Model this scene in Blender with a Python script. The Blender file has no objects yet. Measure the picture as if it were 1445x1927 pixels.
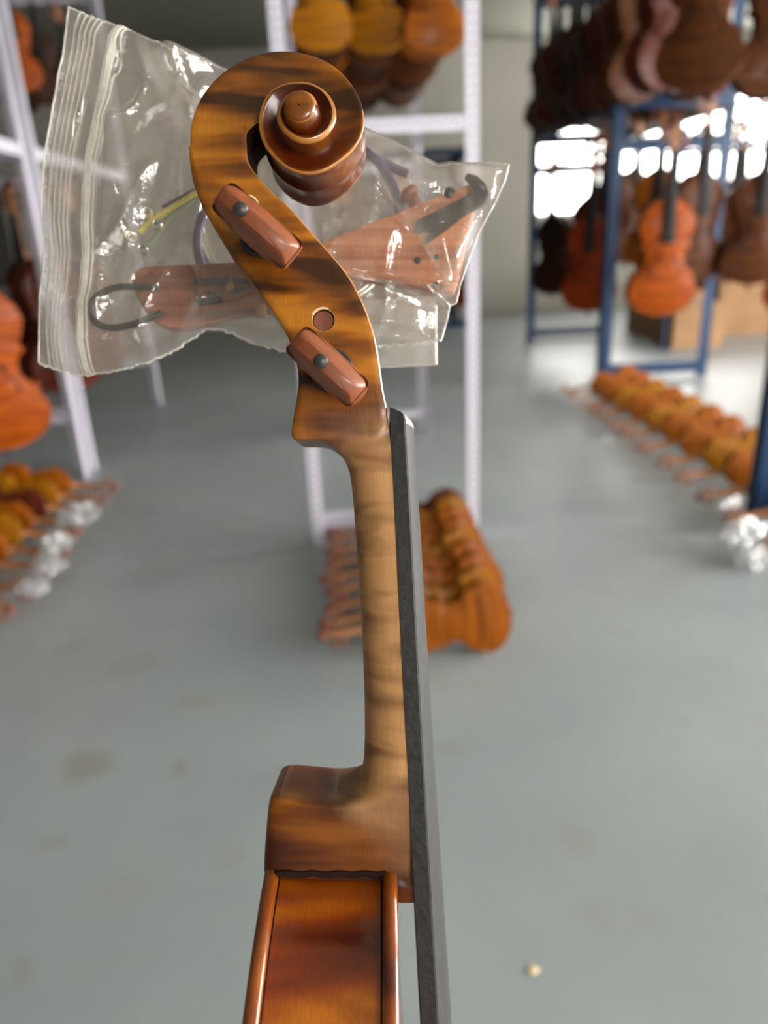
import bpy, bmesh, math, random
import numpy as np
from mathutils import Vector, Matrix, noise
random.seed(7)
SC = bpy.context.scene
COL = SC.collection
PI = math.pi

# ------------------------------------------------------------------ camera
F = 1392.0; CX, CY = 722.5, 963.5            # focal length and centre in photo pixels (1445 x 1927)
CAM_H, PITCH, ROLL, YAW = 1.2, math.radians(20.9), math.radians(2.8), math.radians(2.8)
fw = Vector((math.sin(YAW)*math.cos(PITCH), math.cos(YAW)*math.cos(PITCH), -math.sin(PITCH)))
r0 = Vector((math.cos(YAW), -math.sin(YAW), 0)); u0 = r0.cross(fw)
rt = math.cos(ROLL)*r0 - math.sin(ROLL)*u0
up = math.sin(ROLL)*r0 + math.cos(ROLL)*u0
CAMM = Matrix((rt, up, -fw)).transposed().to_4x4(); CAMM.translation = Vector((0, 0, CAM_H))
cd = bpy.data.cameras.new('camera'); cam = bpy.data.objects.new('camera', cd); COL.objects.link(cam)
cam.matrix_world = CAMM
cd.sensor_fit = 'VERTICAL'; cd.sensor_height = 36.0; cd.lens = 36.0*F/1927.0
cd.clip_start = 0.01; cd.clip_end = 60
cd.dof.use_dof = True; cd.dof.focus_distance = 0.203; cd.dof.aperture_fstop = 8.6
SC.camera = cam
# ------------------------------------------------------------------ world, light, exposure
w = bpy.data.worlds.new('world'); SC.world = w; w.use_nodes = True
w.node_tree.nodes['Background'].inputs[0].default_value = (0.9, 0.95, 1.0, 1)
w.node_tree.nodes['Background'].inputs[1].default_value = 1.0
PANE_EMIT, BACK_EMIT = 24.0, 8.0
SC.view_settings.view_transform = 'Standard'; SC.view_settings.look = 'None'
SC.view_settings.gamma = 1.0; SC.view_settings.use_curve_mapping = False
SC.view_settings.exposure = 0.32

# ------------------------------------------------------------------ helpers
def lin(r, g, b):
    f = lambda c: (c/255/12.92) if c/255 <= 0.04045 else ((c/255+0.055)/1.055)**2.4
    return (f(r), f(g), f(b), 1)

class MB:
    def __init__(s): s.v = []; s.f = []; s.m = []
    def add(s, verts, faces, mi=0):
        o = len(s.v); s.v += [tuple(p) for p in verts]
        for f in faces: s.f.append([i+o for i in f]); s.m.append(mi)
    def box(s, a, b, mi=0):
        x0, y0, z0 = a; x1, y1, z1 = b
        s.add([(x0,y0,z0),(x1,y0,z0),(x1,y1,z0),(x0,y1,z0),(x0,y0,z1),(x1,y0,z1),(x1,y1,z1),(x0,y1,z1)],
              [(3,2,1,0),(4,5,6,7),(0,1,5,4),(1,2,6,5),(2,3,7,6),(3,0,4,7)], mi)
    def loft(s, secs, closed=True, caps=True, mi=0, mis=None):
        n = len(secs[0]); o = len(s.v)
        for sec in secs: s.v += [tuple(p) for p in sec]
        for i in range(len(secs)-1):
            for j in range(n if closed else n-1):
                k = (j+1) % n
                s.f.append([o+i*n+j, o+i*n+k, o+(i+1)*n+k, o+(i+1)*n+j]); s.m.append(mis[j] if mis else mi)
        if caps and closed:
            s.f.append([o+j for j in range(n)][::-1]); s.m.append(mi)
            e = o+(len(secs)-1)*n; s.f.append([e+j for j in range(n)]); s.m.append(mi)
    def tube(s, pts, r, n=8, mi=0, caps=True):
        pts = [Vector(p) for p in pts]; secs = []; ref = None
        for i, p in enumerate(pts):
            t = (pts[min(i+1, len(pts)-1)] - pts[max(i-1, 0)]).normalized()
            if ref is None:
                ref = t.cross(Vector((0, 0, 1)))
                if ref.length < 0.1: ref = t.cross(Vector((1, 0, 0)))
            ref = (ref - t*ref.dot(t)).normalized(); b = t.cross(ref)
            rr = r[i] if isinstance(r, (list, tuple)) else r
            secs.append([p + rr*(math.cos(2*PI*k/n)*ref + math.sin(2*PI*k/n)*b) for k in range(n)])
        s.loft(secs, mi=mi, caps=caps)
    def disc_stack(s, prof, n=24, axis='z', c=(0, 0, 0), mi=0):
        c = Vector(c); secs = []
        for r, h in prof:
            ring = []
            for k in range(n):
                a = 2*PI*k/n; x, y = r*math.cos(a), r*math.sin(a)
                ring.append(c + {'z': Vector((x, y, h)), 'y': Vector((y, h, x)), 'x': Vector((h, x, y))}[axis])
            secs.append(ring)
        s.loft(secs, mi=mi)
    def build(s, name, mats, parent=None, smooth=True, angle=40):
        me = bpy.data.meshes.new(name); me.from_pydata(s.v, [], s.f); me.validate()
        if not isinstance(mats, (list, tuple)): mats = [mats]
        for m in mats: me.materials.append(m)
        if len(mats) > 1 and len(me.polygons) == len(s.m):
            me.polygons.foreach_set('material_index', s.m)
        bm = bmesh.new(); bm.from_mesh(me); bmesh.ops.recalc_face_normals(bm, faces=bm.faces[:])
        if smooth:
            ca = math.radians(angle)
            for f in bm.faces: f.smooth = True
            for e in bm.edges:
                if len(e.link_faces) == 2 and e.calc_face_angle(0) > ca: e.smooth = False
        bm.to_mesh(me); bm.free(); me.update()
        o = bpy.data.objects.new(name, me); COL.objects.link(o)
        if parent: o.parent = parent
        return o

def tag(o, label=None, cat=None, group=None, kind=None):
    if label: o['label'] = label
    if cat: o['category'] = cat
    if group: o['group'] = group
    if kind: o['kind'] = kind
    return o
def empty(name, mat=None, **k):
    o = bpy.data.objects.new(name, None); COL.objects.link(o); o.empty_display_size = 0.05
    if mat is not None: o.matrix_world = mat
    return tag(o, **k)
def copy_tree(o, parent=None):
    c = o.copy(); COL.objects.link(c)
    if parent: c.parent = parent
    for ch in list(o.children): copy_tree(ch, c)
    return c

# ------------------------------------------------------------------ materials
def nt(name):
    m = bpy.data.materials.new(name); m.use_nodes = True
    t = m.node_tree; b = t.nodes['Principled BSDF']; return m, t, b
def pbr(name, col, rough=0.5, metal=0.0, coat=0.0, var=0.0, scale=8.0, spec=0.5, emit=0.0, bump=0.0):
    m, t, b = nt(name); b.inputs['Roughness'].default_value = rough; b.inputs['Metallic'].default_value = metal
    b.inputs['Coat Weight'].default_value = coat; b.inputs['Coat Roughness'].default_value = 0.12
    b.inputs['Specular IOR Level'].default_value = spec
    if emit:
        b.inputs['Emission Color'].default_value = col; b.inputs['Emission Strength'].default_value = emit
    b.inputs['Base Color'].default_value = col
    if var or bump:
        tc = t.nodes.new('ShaderNodeTexCoord'); n = t.nodes.new('ShaderNodeTexNoise')
        n.inputs['Scale'].default_value = scale; n.inputs['Detail'].default_value = 5
        t.links.new(tc.outputs['Object'], n.inputs['Vector'])
        if var:
            r = t.nodes.new('ShaderNodeValToRGB'); e = r.color_ramp.elements
            e[0].position = 0.3; e[1].position = 0.7
            e[0].color = tuple(c*(1-var) for c in col[:3])+(1,); e[1].color = tuple(min(1, c*(1+var)) for c in col[:3])+(1,)
            t.links.new(n.outputs['Fac'], r.inputs['Fac']); t.links.new(r.outputs['Color'], b.inputs['Base Color'])
        if bump:
            bp = t.nodes.new('ShaderNodeBump'); bp.inputs['Strength'].default_value = bump; bp.inputs['Distance'].default_value = 0.002
            t.links.new(n.outputs['Fac'], bp.inputs['Height']); t.links.new(bp.outputs['Normal'], b.inputs['Normal'])
    return m

def wood(name, dark, mid, light, bands=(26, 135, 30), rough=0.3, coat=0.6, raw=None, build=None, contrast=(0.36, 0.5, 0.66), grain=0.2, coat_rough=0.12, gs=(2400, 160, 500), spec=0.35):
    """flamed maple: bands across local Y, fine streaks along it; raw = unvarnished stretch of a neck"""
    m, t, b = nt(name); N = t.nodes.new; L = t.links.new
    tc = N('ShaderNodeTexCoord')
    mp = N('ShaderNodeMapping'); mp.inputs['Scale'].default_value = bands; L(tc.outputs['Object'], mp.inputs['Vector'])
    n1 = N('ShaderNodeTexNoise'); n1.inputs['Scale'].default_value = 1.0; n1.inputs['Detail'].default_value = 2.2
    n1.inputs['Distortion'].default_value = 0.35; L(mp.outputs['Vector'], n1.inputs['Vector'])
    rp = N('ShaderNodeValToRGB'); e = rp.color_ramp.elements
    e[0].position, e[0].color = contrast[0], dark; e[1].position, e[1].color = contrast[2], light
    x = e.new(contrast[1]); x.color = mid
    L(n1.outputs['Fac'], rp.inputs['Fac'])
    col = rp.outputs['Color']
    mp2 = N('ShaderNodeMapping'); mp2.inputs['Scale'].default_value = gs; L(tc.outputs['Object'], mp2.inputs['Vector'])
    n2 = N('ShaderNodeTexNoise'); n2.inputs['Scale'].default_value = 1.0; n2.inputs['Detail'].default_value = 3; L(mp2.outputs['Vector'], n2.inputs['Vector'])
    if raw:
        rd, rl, ys = raw
        mp3 = N('ShaderNodeMapping'); mp3.inputs['Scale'].default_value = (55, 190, 50); L(tc.outputs['Object'], mp3.inputs['Vector'])
        n3 = N('ShaderNodeTexNoise'); n3.inputs['Scale'].default_value = 1.0; n3.inputs['Detail'].default_value = 1.5; n3.inputs['Distortion'].default_value = 0.3
        L(mp3.outputs['Vector'], n3.inputs['Vector'])
        rr = N('ShaderNodeValToRGB'); q = rr.color_ramp.elements
        q[0].position, q[0].color = 0.3, rd; q[1].position, q[1].color = 0.55, rl
        L(n3.outputs['Fac'], rr.inputs['Fac'])
        sp = N('ShaderNodeSeparateXYZ'); L(tc.outputs['Object'], sp.inputs['Vector'])
        nz = N('ShaderNodeTexNoise'); nz.inputs['Scale'].default_value = 120; L(tc.outputs['Object'], nz.inputs['Vector'])
        # shifted y = y + noise + k*x : edge of the bare wood leans and wavers
        ma = N('ShaderNodeMath'); ma.operation = 'MULTIPLY_ADD'; ma.inputs[1].default_value = 0.016; L(nz.outputs['Fac'], ma.inputs[0]); L(sp.outputs['Y'], ma.inputs[2])
        def ramp(src, a, c):
            g = N('ShaderNodeMapRange'); g.inputs['From Min'].default_value = a; g.inputs['From Max'].default_value = c
            g.interpolation_type = 'SMOOTHSTEP'; L(src, g.inputs['Value']); return g.outputs['Result']
        mb = N('ShaderNodeMath'); mb.operation = 'MULTIPLY_ADD'; mb.inputs[1].default_value = -0.55; L(sp.outputs['X'], mb.inputs[0]); L(ma.outputs[0], mb.inputs[2])
        mc = N('ShaderNodeMath'); mc.operation = 'MULTIPLY_ADD'; mc.inputs[1].default_value = 1.0; L(sp.outputs['X'], mc.inputs[0]); L(ma.outputs[0], mc.inputs[2])
        hi = ramp(mb.outputs[0], ys[3], ys[2]); lo = ramp(mc.outputs[0], ys[0], ys[1])
        mu = N('ShaderNodeMath'); mu.operation = 'MULTIPLY'; L(hi, mu.inputs[0]); L(lo, mu.inputs[1])
        mx = N('ShaderNodeMix'); mx.data_type = 'RGBA'; L(mu.outputs[0], mx.inputs[0]); L(col, mx.inputs[6]); L(rr.outputs['Color'], mx.inputs[7])
        col = mx.outputs[2]
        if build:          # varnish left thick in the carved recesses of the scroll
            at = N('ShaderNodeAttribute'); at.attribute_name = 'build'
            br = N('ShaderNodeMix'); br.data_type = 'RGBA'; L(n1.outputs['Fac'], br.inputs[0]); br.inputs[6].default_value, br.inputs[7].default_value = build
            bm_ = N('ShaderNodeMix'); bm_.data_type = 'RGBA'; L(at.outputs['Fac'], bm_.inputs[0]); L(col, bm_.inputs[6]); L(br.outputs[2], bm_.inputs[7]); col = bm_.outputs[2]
        rg = N('ShaderNodeMapRange'); rg.inputs['To Min'].default_value = rough; rg.inputs['To Max'].default_value = 0.55; L(mu.outputs[0], rg.inputs['Value']); L(rg.outputs['Result'], b.inputs['Roughness'])
        cg = N('ShaderNodeMapRange'); cg.inputs['To Min'].default_value = coat; cg.inputs['To Max'].default_value = 0.0; L(mu.outputs[0], cg.inputs['Value']); L(cg.outputs['Result'], b.inputs['Coat Weight'])
    else:
        b.inputs['Roughness'].default_value = rough; b.inputs['Coat Weight'].default_value = coat
    b.inputs['Coat Roughness'].default_value = coat_rough; b.inputs['Specular IOR Level'].default_value = spec
    gr = N('ShaderNodeMapRange'); gr.inputs['From Min'].default_value = 0.3; gr.inputs['From Max'].default_value = 0.7
    gr.inputs['To Min'].default_value = 1-grain; gr.inputs['To Max'].default_value = 1+grain*0.5; L(n2.outputs['Fac'], gr.inputs['Value'])
    mm = N('ShaderNodeMix'); mm.data_type = 'RGBA'; mm.blend_type = 'MULTIPLY'; mm.inputs[0].default_value = 1.0
    L(col, mm.inputs[6]); L(gr.outputs['Result'], mm.inputs[7]); L(mm.outputs[2], b.inputs['Base Color'])
    bp = N('ShaderNodeBump'); bp.inputs['Strength'].default_value = 0.12; bp.inputs['Distance'].default_value = 0.0003
    L(n2.outputs['Fac'], bp.inputs['Height']); L(bp.outputs['Normal'], b.inputs['Normal'])
    return m

def varnish(name, c, d):
    return wood(name, d, tuple((a+e)/2 for a, e in zip(c, d)), c, bands=(6, 60, 6), rough=0.5, coat=0.05, spec=0.12, contrast=(0.3, 0.5, 0.7), grain=0.1)

M = {}
VAR = lambda x, y: dict(dark=lin(*x), light=lin(*y))
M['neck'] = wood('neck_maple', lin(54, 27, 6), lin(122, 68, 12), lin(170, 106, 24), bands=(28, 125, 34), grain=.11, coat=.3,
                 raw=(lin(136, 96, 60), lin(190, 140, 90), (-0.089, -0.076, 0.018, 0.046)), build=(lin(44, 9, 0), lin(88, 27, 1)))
M['varnish'] = M['neck']
M['deep'] = wood('scroll_recess_varnish', lin(84, 28, 8), lin(112, 42, 12), lin(140, 62, 20), bands=(40, 90, 40), coat=0.8, rough=0.25)
M['under'] = wood('scroll_back_varnish', lin(76, 34, 14), lin(110, 54, 22), lin(138, 76, 32), bands=(30, 70, 60), coat=0.6)
M['worn_lit'] = pbr('worn_lit_edge_wood', lin(152, 98, 38), 0.35, coat=0.4, var=0.25, scale=160)  # edge wear, doubling as a painted highlight on the right-hand rims
M['rib'] = wood('rib_varnish', lin(74, 18, 0), lin(136, 54, 1), lin(184, 102, 6), bands=(20, 80, 40), contrast=(0.3, 0.47, 0.64), coat=0.9, coat_rough=0.08, rough=0.3)
M['plate'] = wood('plate_varnish', lin(84, 32, 4), lin(122, 54, 8), lin(148, 76, 16), bands=(30, 40, 40), coat=1.0, coat_rough=0.1, rough=0.25)
M['spruce'] = wood('spruce_top_varnish', lin(150, 72, 20), lin(176, 94, 30), lin(190, 110, 40), bands=(60, 8, 300), coat=0.9)
M['ebony'] = pbr('dull_ebony', lin(38, 36, 35), 0.5, spec=.3, var=0.25, scale=400, bump=0.15)
M['ebony_lit'] = pbr('ebony_lit_face', lin(52, 51, 50), 0.5, spec=.3, var=0.2, scale=300)  # playing face lightened: light from the right is put into its colour
M['bone'] = pbr('worn_nut_face', lin(150, 142, 128), 0.5, var=0.2, scale=300)
M['peg'] = pbr('rosewood_peg', lin(122, 64, 34), 0.45, coat=0.12, var=0.12, scale=260, bump=0.08)
M['pip'] = pbr('black_peg_dot', lin(52, 49, 47), 0.4)
M['collar'] = pbr('black_peg_collar', lin(42, 40, 38), 0.35)
M['shaft'] = pbr('peg_shaft_end', lin(118, 62, 42), 0.6, var=0.2, scale=500)
M['rawring'] = pbr('bare_hole_edge', lin(214, 190, 150), 0.6)
M['joint_shade'] = pbr('dark_joint_and_shade', lin(36, 19, 11), 0.8, spec=.12)  # joints and stain, plus painted shade on the throat walls
M['rose'] = wood('rosewood_fitting', lin(156, 90, 58), lin(186, 114, 76), lin(206, 136, 96), bands=(16, 260, 60), rough=0.5, coat=0.0, grain=0.2)
M['rosetail'] = wood('rosewood_tailpiece', lin(118, 64, 42), lin(142, 80, 54), lin(164, 98, 68), bands=(16, 260, 60), rough=0.5, coat=0.0, grain=0.2)
M['rosedark'] = pbr('rosewood_recess', lin(120, 66, 46), 0.6, var=0.2, scale=200)
M['cork'] = pbr('black_cork', lin(38, 38, 36), 0.6, var=0.4, scale=500, bump=0.4)
M['black'] = pbr('black_metal', lin(30, 30, 31), 0.35)
M['gut'] = pbr('black_nylon_tailgut', lin(34, 38, 33), 0.35)
M['steel'] = pbr('steel', lin(200, 196, 186), 0.25, metal=0.8)
M['purple'] = pbr('purple_string_silk', lin(66, 44, 84), 0.45)
M['yellow'] = pbr('yellow_string_silk', lin(206, 190, 88), 0.6, var=0.2, scale=900)
M['green'] = pbr('green_string_silk', lin(120, 132, 102), 0.5)
M['brass'] = pbr('pale_brass', lin(226, 214, 176), 0.3, metal=0.6)
M['card'] = pbr('cardboard', lin(146, 110, 76), 0.8, var=0.1, scale=6)
M['tape'] = pbr('packing_tape', lin(150, 112, 70), 0.3)
M['white_steel'] = pbr('white_painted_steel', lin(206, 202, 216), 0.4)
M['hole'] = pbr('slot_shadow', lin(120, 116, 126), 0.7)
M['blue_steel'] = pbr('blue_painted_steel', lin(20, 50, 84), 0.45, spec=.3, var=0.08, scale=4)
M['bluehole'] = pbr('blue_slot', lin(120, 140, 160), 0.7)
M['hook'] = pbr('hook_wire', lin(150, 150, 152), 0.35, metal=0.7)
M['wall'] = pbr('painted_wall', lin(160, 157, 148), 0.8, var=0.04, scale=1.5)
M['ceil'] = pbr('painted_ceiling', lin(140, 140, 128), 0.85, var=0.03, scale=1)
M['frame'] = pbr('window_frame_paint', lin(230, 230, 228), 0.4)
M['wall_shade'] = pbr('shade_toned_wall', lin(62, 59, 56), 0.8, var=0.05, scale=1.5)  # the left side's lack of light put into the wall colour
M['joint'] = pbr('wall_joint', lin(150, 146, 136), 0.8)

def film(name, haze, tint, gloss=0.16, rough=0.12, bump=0.5, scale=300):
    m = bpy.data.materials.new(name); m.use_nodes = True; t = m.node_tree; t.nodes.clear(); N = t.nodes.new; L = t.links.new
    out = N('ShaderNodeOutputMaterial'); tr = N('ShaderNodeBsdfTransparent'); tr.inputs[0].default_value = (0.97, 0.97, 0.96, 1)
    df = N('ShaderNodeBsdfDiffuse'); df.inputs[0].default_value = tint; tl = N('ShaderNodeBsdfTranslucent'); tl.inputs[0].default_value = tint
    ms = N('ShaderNodeMixShader'); ms.inputs[0].default_value = 0.5; L(df.outputs[0], ms.inputs[1]); L(tl.outputs[0], ms.inputs[2])
    gl = N('ShaderNodeBsdfGlossy'); gl.inputs['Roughness'].default_value = rough
    tc = N('ShaderNodeTexCoord'); n = N('ShaderNodeTexNoise'); n.inputs['Scale'].default_value = scale; n.inputs['Detail'].default_value = 4
    L(tc.outputs['Object'], n.inputs['Vector'])
    bp = N('ShaderNodeBump'); bp.inputs['Strength'].default_value = bump; bp.inputs['Distance'].default_value = 0.001
    L(n.outputs['Fac'], bp.inputs['Height']); L(bp.outputs['Normal'], gl.inputs['Normal'])
    n2 = N('ShaderNodeTexNoise'); n2.inputs['Scale'].default_value = 38; n2.inputs['Detail'].default_value = 6; n2.inputs['Roughness'].default_value = 0.65; L(tc.outputs['Object'], n2.inputs['Vector'])
    mr = N('ShaderNodeMapRange'); mr.inputs['From Min'].default_value = 0.35; mr.inputs['From Max'].default_value = 0.68
    mr.inputs['To Min'].default_value = haze*0.6; mr.inputs['To Max'].default_value = haze*1.5; L(n2.outputs['Fac'], mr.inputs['Value'])
    m1 = N('ShaderNodeMixShader'); L(mr.outputs['Result'], m1.inputs[0]); L(tr.outputs[0], m1.inputs[1]); L(ms.outputs[0], m1.inputs[2])
    fr = N('ShaderNodeLayerWeight'); fr.inputs['Blend'].default_value = 0.35; L(bp.outputs['Normal'], fr.inputs['Normal'])
    fm = N('ShaderNodeMapRange'); fm.inputs['To Min'].default_value = gloss*0.5; fm.inputs['To Max'].default_value = min(0.9, gloss*4); L(fr.outputs['Facing'], fm.inputs['Value'])
    m2 = N('ShaderNodeMixShader'); L(fm.outputs['Result'], m2.inputs[0]); L(m1.outputs[0], m2.inputs[1]); L(gl.outputs[0], m2.inputs[2])
    L(m2.outputs[0], out.inputs[0]); return m
M['film'] = film('clear_bag_film', 0.14, lin(214, 202, 192))
M['filmback'] = film('clear_bag_back_film', 0.30, lin(214, 202, 192), gloss=0.1)
M['seam'] = film('bag_seam_plastic', 0.62, lin(245, 240, 232), gloss=0.15, rough=0.2)
M['zip'] = film('zip_strip_plastic', 0.78, lin(245, 243, 232), gloss=0.15, rough=0.2)
M['sleeve'] = film('clear_sleeve_film', 0.3, lin(225, 218, 208), gloss=0.1, bump=0.15)
M['whitebag'] = film('crumpled_white_bag', 0.5, lin(214, 214, 218), gloss=0.25, scale=60)

# floor: glossy grey epoxy with faint brown stains
def floor_mat():
    m, t, b = nt('grey_epoxy_floor'); N = t.nodes.new; L = t.links.new
    tc = N('ShaderNodeTexCoord'); P = tc.outputs['Object']
    n1 = N('ShaderNodeTexNoise'); n1.inputs['Scale'].default_value = 1.6; n1.inputs['Detail'].default_value = 6; L(P, n1.inputs['Vector'])
    r = N('ShaderNodeValToRGB'); e = r.color_ramp.elements
    e[0].position, e[0].color = 0.3, lin(133, 139, 141); e[1].position, e[1].color = 0.7, lin(147, 154, 155); L(n1.outputs['Fac'], r.inputs['Fac'])
    n2 = N('ShaderNodeTexNoise'); n2.inputs['Scale'].default_value = 3.2; n2.inputs['Detail'].default_value = 5; n2.inputs['Roughness'].default_value = 0.6
    L(P, n2.inputs['Vector'])
    g = N('ShaderNodeMapRange'); g.inputs['From Min'].default_value = 0.57; g.inputs['From Max'].default_value = 0.72; g.inputs['To Max'].default_value = 0.4; L(n2.outputs['Fac'], g.inputs['Value'])
    acc = g.outputs['Result']
    nw = N('ShaderNodeTexNoise'); nw.inputs['Scale'].default_value = 9; nw.inputs['Detail'].default_value = 4; L(P, nw.inputs['Vector'])
    wv = N('ShaderNodeVectorMath'); wv.operation = 'MULTIPLY_ADD'; wv.inputs[1].default_value = (0.12, 0.12, 0); L(nw.outputs['Color'], wv.inputs[0]); L(P, wv.inputs[2])
    for (x, y, rad, k) in STAINS:
        d = N('ShaderNodeVectorMath'); d.operation = 'DISTANCE'; d.inputs[1].default_value = (x+0.06, y+0.06, 0); L(wv.outputs[0], d.inputs[0])
        q = N('ShaderNodeMapRange'); q.inputs['From Min'].default_value = rad; q.inputs['From Max'].default_value = rad*0.4; q.inputs['To Max'].default_value = k*.75; L(d.outputs['Value'], q.inputs['Value'])
        mx = N('ShaderNodeMath'); mx.operation = 'MAXIMUM'; L(acc, mx.inputs[0]); L(q.outputs['Result'], mx.inputs[1]); acc = mx.outputs[0]
    mix = N('ShaderNodeMix'); mix.data_type = 'RGBA'; L(acc, mix.inputs[0]); L(r.outputs['Color'], mix.inputs[6]); mix.inputs[7].default_value = lin(128, 123, 112)
    L(mix.outputs[2], b.inputs['Base Color'])
    b.inputs['Roughness'].default_value = 0.36; b.inputs['Specular IOR Level'].default_value = 0.5
    n3 = N('ShaderNodeTexNoise'); n3.inputs['Scale'].default_value = 5; n3.inputs['Detail'].default_value = 3; L(P, n3.inputs['Vector'])
    bp = N('ShaderNodeBump'); bp.inputs['Strength'].default_value = 0.25; bp.inputs['Distance'].default_value = 0.01; L(n3.outputs['Fac'], bp.inputs['Height']); L(bp.outputs['Normal'], b.inputs['Normal'])
    return m
def fpt(px, py, z=0.0):
    """where the line of sight through a photo pixel meets the height z"""
    d = fw + (px-CX)/F*rt - (py-CY)/F*up
    t = (z-CAM_H)/d.z; return Vector((0, 0, CAM_H)) + t*d
STAINS = []
for (px, py, rad, k) in [(165, 1440, 0.085, 0.75), (338, 1455, 0.035, 0.8), (365, 1320, 0.06, 0.55), (250, 1250, 0.08, 0.5), (90, 1590, 0.04, 0.5),
                         (440, 1610, 0.05, 0.35), (1090, 1580, 0.05, 0.4), (850, 1410, 0.05, 0.4), (130, 1220, 0.07, 0.35), (30, 1835, 0.03, 0.5)]:
    p = fpt(px, py); STAINS.append((p.x, p.y, rad, k))
M['floor'] = floor_mat()

# ------------------------------------------------------------------ the room
X0, X1, Y0, Y1, H = -4.2, 6.6, -3.2, 10.6, 3.35
def struct(name, a, b, m):
    q = MB(); q.box(a, b); o = q.build(name, m, smooth=False); o['kind'] = 'structure'; return o
struct('floor', (X0-.2, Y0-.2, -0.1), (X1+.2, Y1+.2, 0), M['floor'])
struct('ceiling', (X0-.2, Y0-.2, H), (X1+.2, Y1+.2, H+.1), M['ceil'])
struct('wall_left', (X0-.2, Y0-.2, 0), (X0, Y1+.2, H), M['wall_shade'])
def wall_with_holes(name, axis, c, out, lo, hi, holes, m):
    """wall plane at coordinate c across the given axis, window openings left free"""
    q = MB(); cuts = sorted(holes); a = lo
    def bx(u0, u1, z0, z1):
        if u1-u0 < 1e-4 or z1-z0 < 1e-4: return
        t0, t1 = min(c, c+out), max(c, c+out)
        if axis == 'x': q.box((t0, u0, z0), (t1, u1, z1))
        else: q.box((u0, t0, z0), (u1, t1, z1))
    for (u0, u1, z0, z1) in cuts:
        bx(a, u0, 0, H); bx(u0, u1, 0, z0); bx(u0, u1, z1, H); a = u1
    bx(a, hi, 0, H)
    o = q.build(name, m, smooth=False); o['kind'] = 'structure'; return o
pane_m = pbr('daylit_frosted_pane', (1.0, 0.975, 0.94, 1), 0.3, emit=PANE_EMIT)
pane_b = pbr('daylit_frosted_back_pane', (1.0, 0.98, 0.94, 1), 0.3, emit=BACK_EMIT)
WIN = 0
def window(axis, c, out, u0, u1, z0, z1, nu, nz):
    global WIN; WIN += 1
    s = 1 if out > 0 else -1
    root = empty('window_%d' % WIN, Matrix.Translation((c, (u0+u1)/2, z0) if axis == 'x' else ((u0+u1)/2, c, z0)), kind='structure')
    org = root.matrix_world.translation
    def bx(q, a0, a1, b0, b1, d0, d1):
        t0, t1 = sorted((c+s*d0, c+s*d1))
        if axis == 'x': A, B = Vector((t0, a0, b0)), Vector((t1, a1, b1))
        else: A, B = Vector((a0, t0, b0)), Vector((a1, t1, b1))
        q.box(A-org, B-org)
    q = MB(); f = 0.05
    bx(q, u0, u1, z0, z0+f, 0.02, 0.09); bx(q, u0, u1, z1-f, z1, 0.02, 0.09)
    bx(q, u0, u0+f, z0, z1, 0.02, 0.09); bx(q, u1-f, u1, z0, z1, 0.02, 0.09)
    for i in range(1, nu): u = u0+(u1-u0)*i/nu; bx(q, u-.02, u+.02, z0, z1, 0.03, 0.08)
    for i in range(1, nz): z = z0+(z1-z0)*i/nz; bx(q, u0, u1, z-.02, z+.02, 0.03, 0.08)
    q.build('window_frame', M['frame'], root, smooth=False)
    for i in range(nu):
        for j in range(nz):
            p = MB(); bx(p, u0+(u1-u0)*i/nu+.005, u0+(u1-u0)*(i+1)/nu-.005, z0+(z1-z0)*j/nz+.005, z0+(z1-z0)*(j+1)/nz-.005, 0.05, 0.06)
            p.build('pane', pane_b if axis == 'y' and out > 0 and c > 0 else pane_m, root, smooth=False)
BW = [(2.7, 6.3, 1.25, 3.1)]
RW = [(-2.8, -0.4, 0.6, 3.0), (0.2, 2.6, 0.6, 3.0), (3.2, 5.6, 0.6, 3.0)]
FILL_WIN = [(0.95, 2.15, 1.2, 2.5)]  # unseen window added behind the viewer for frontal fill and bag glare
wall_with_holes('wall_back', 'y', Y1, 0.2, X0-.2, X1+.2, BW, M['wall'])
wall_with_holes('wall_right', 'x', X1, 0.2, Y0-.2, Y1+.2, RW, M['wall'])
wall_with_holes('wall_front', 'y', Y0, -0.2, X0-.2, X1+.2, FILL_WIN, M['wall'])
for h in BW: window('y', Y1, 0.2, *h, 4, 2)
for h in RW: window('x', X1, 0.2, *h, 3, 2)
for h in FILL_WIN: window('y', Y0, -0.2, *h, 3, 2)
struct('baseboard_back', (X0, Y1-.015, 0), (X1, Y1, 0.09), M['joint'])

# ------------------------------------------------------------------ background instruments
OUT = [(0, 0), (.0035, .020), (.008, .028), (.017, .041), (.03, .056), (.045, .069), (.06, .078), (.078, .083), (.095, .081), (.115, .073), (.13, .067),
       (.139, .070), (.145, .077), (.149, .070), (.155, .061), (.17, .0555), (.185, .055), (.2, .059), (.213, .068), (.222, .082), (.2265, .094), (.232, .088),
       (.24, .090), (.26, .100), (.28, .104), (.3, .101), (.318, .091), (.333, .075), (.344, .056), (.351, .036), (.3545, .015), (.355, 0)]
OD, OW = [p[0] for p in OUT], [p[1] for p in OUT]
def hw(d): return float(np.interp(d, OD, OW))

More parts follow.
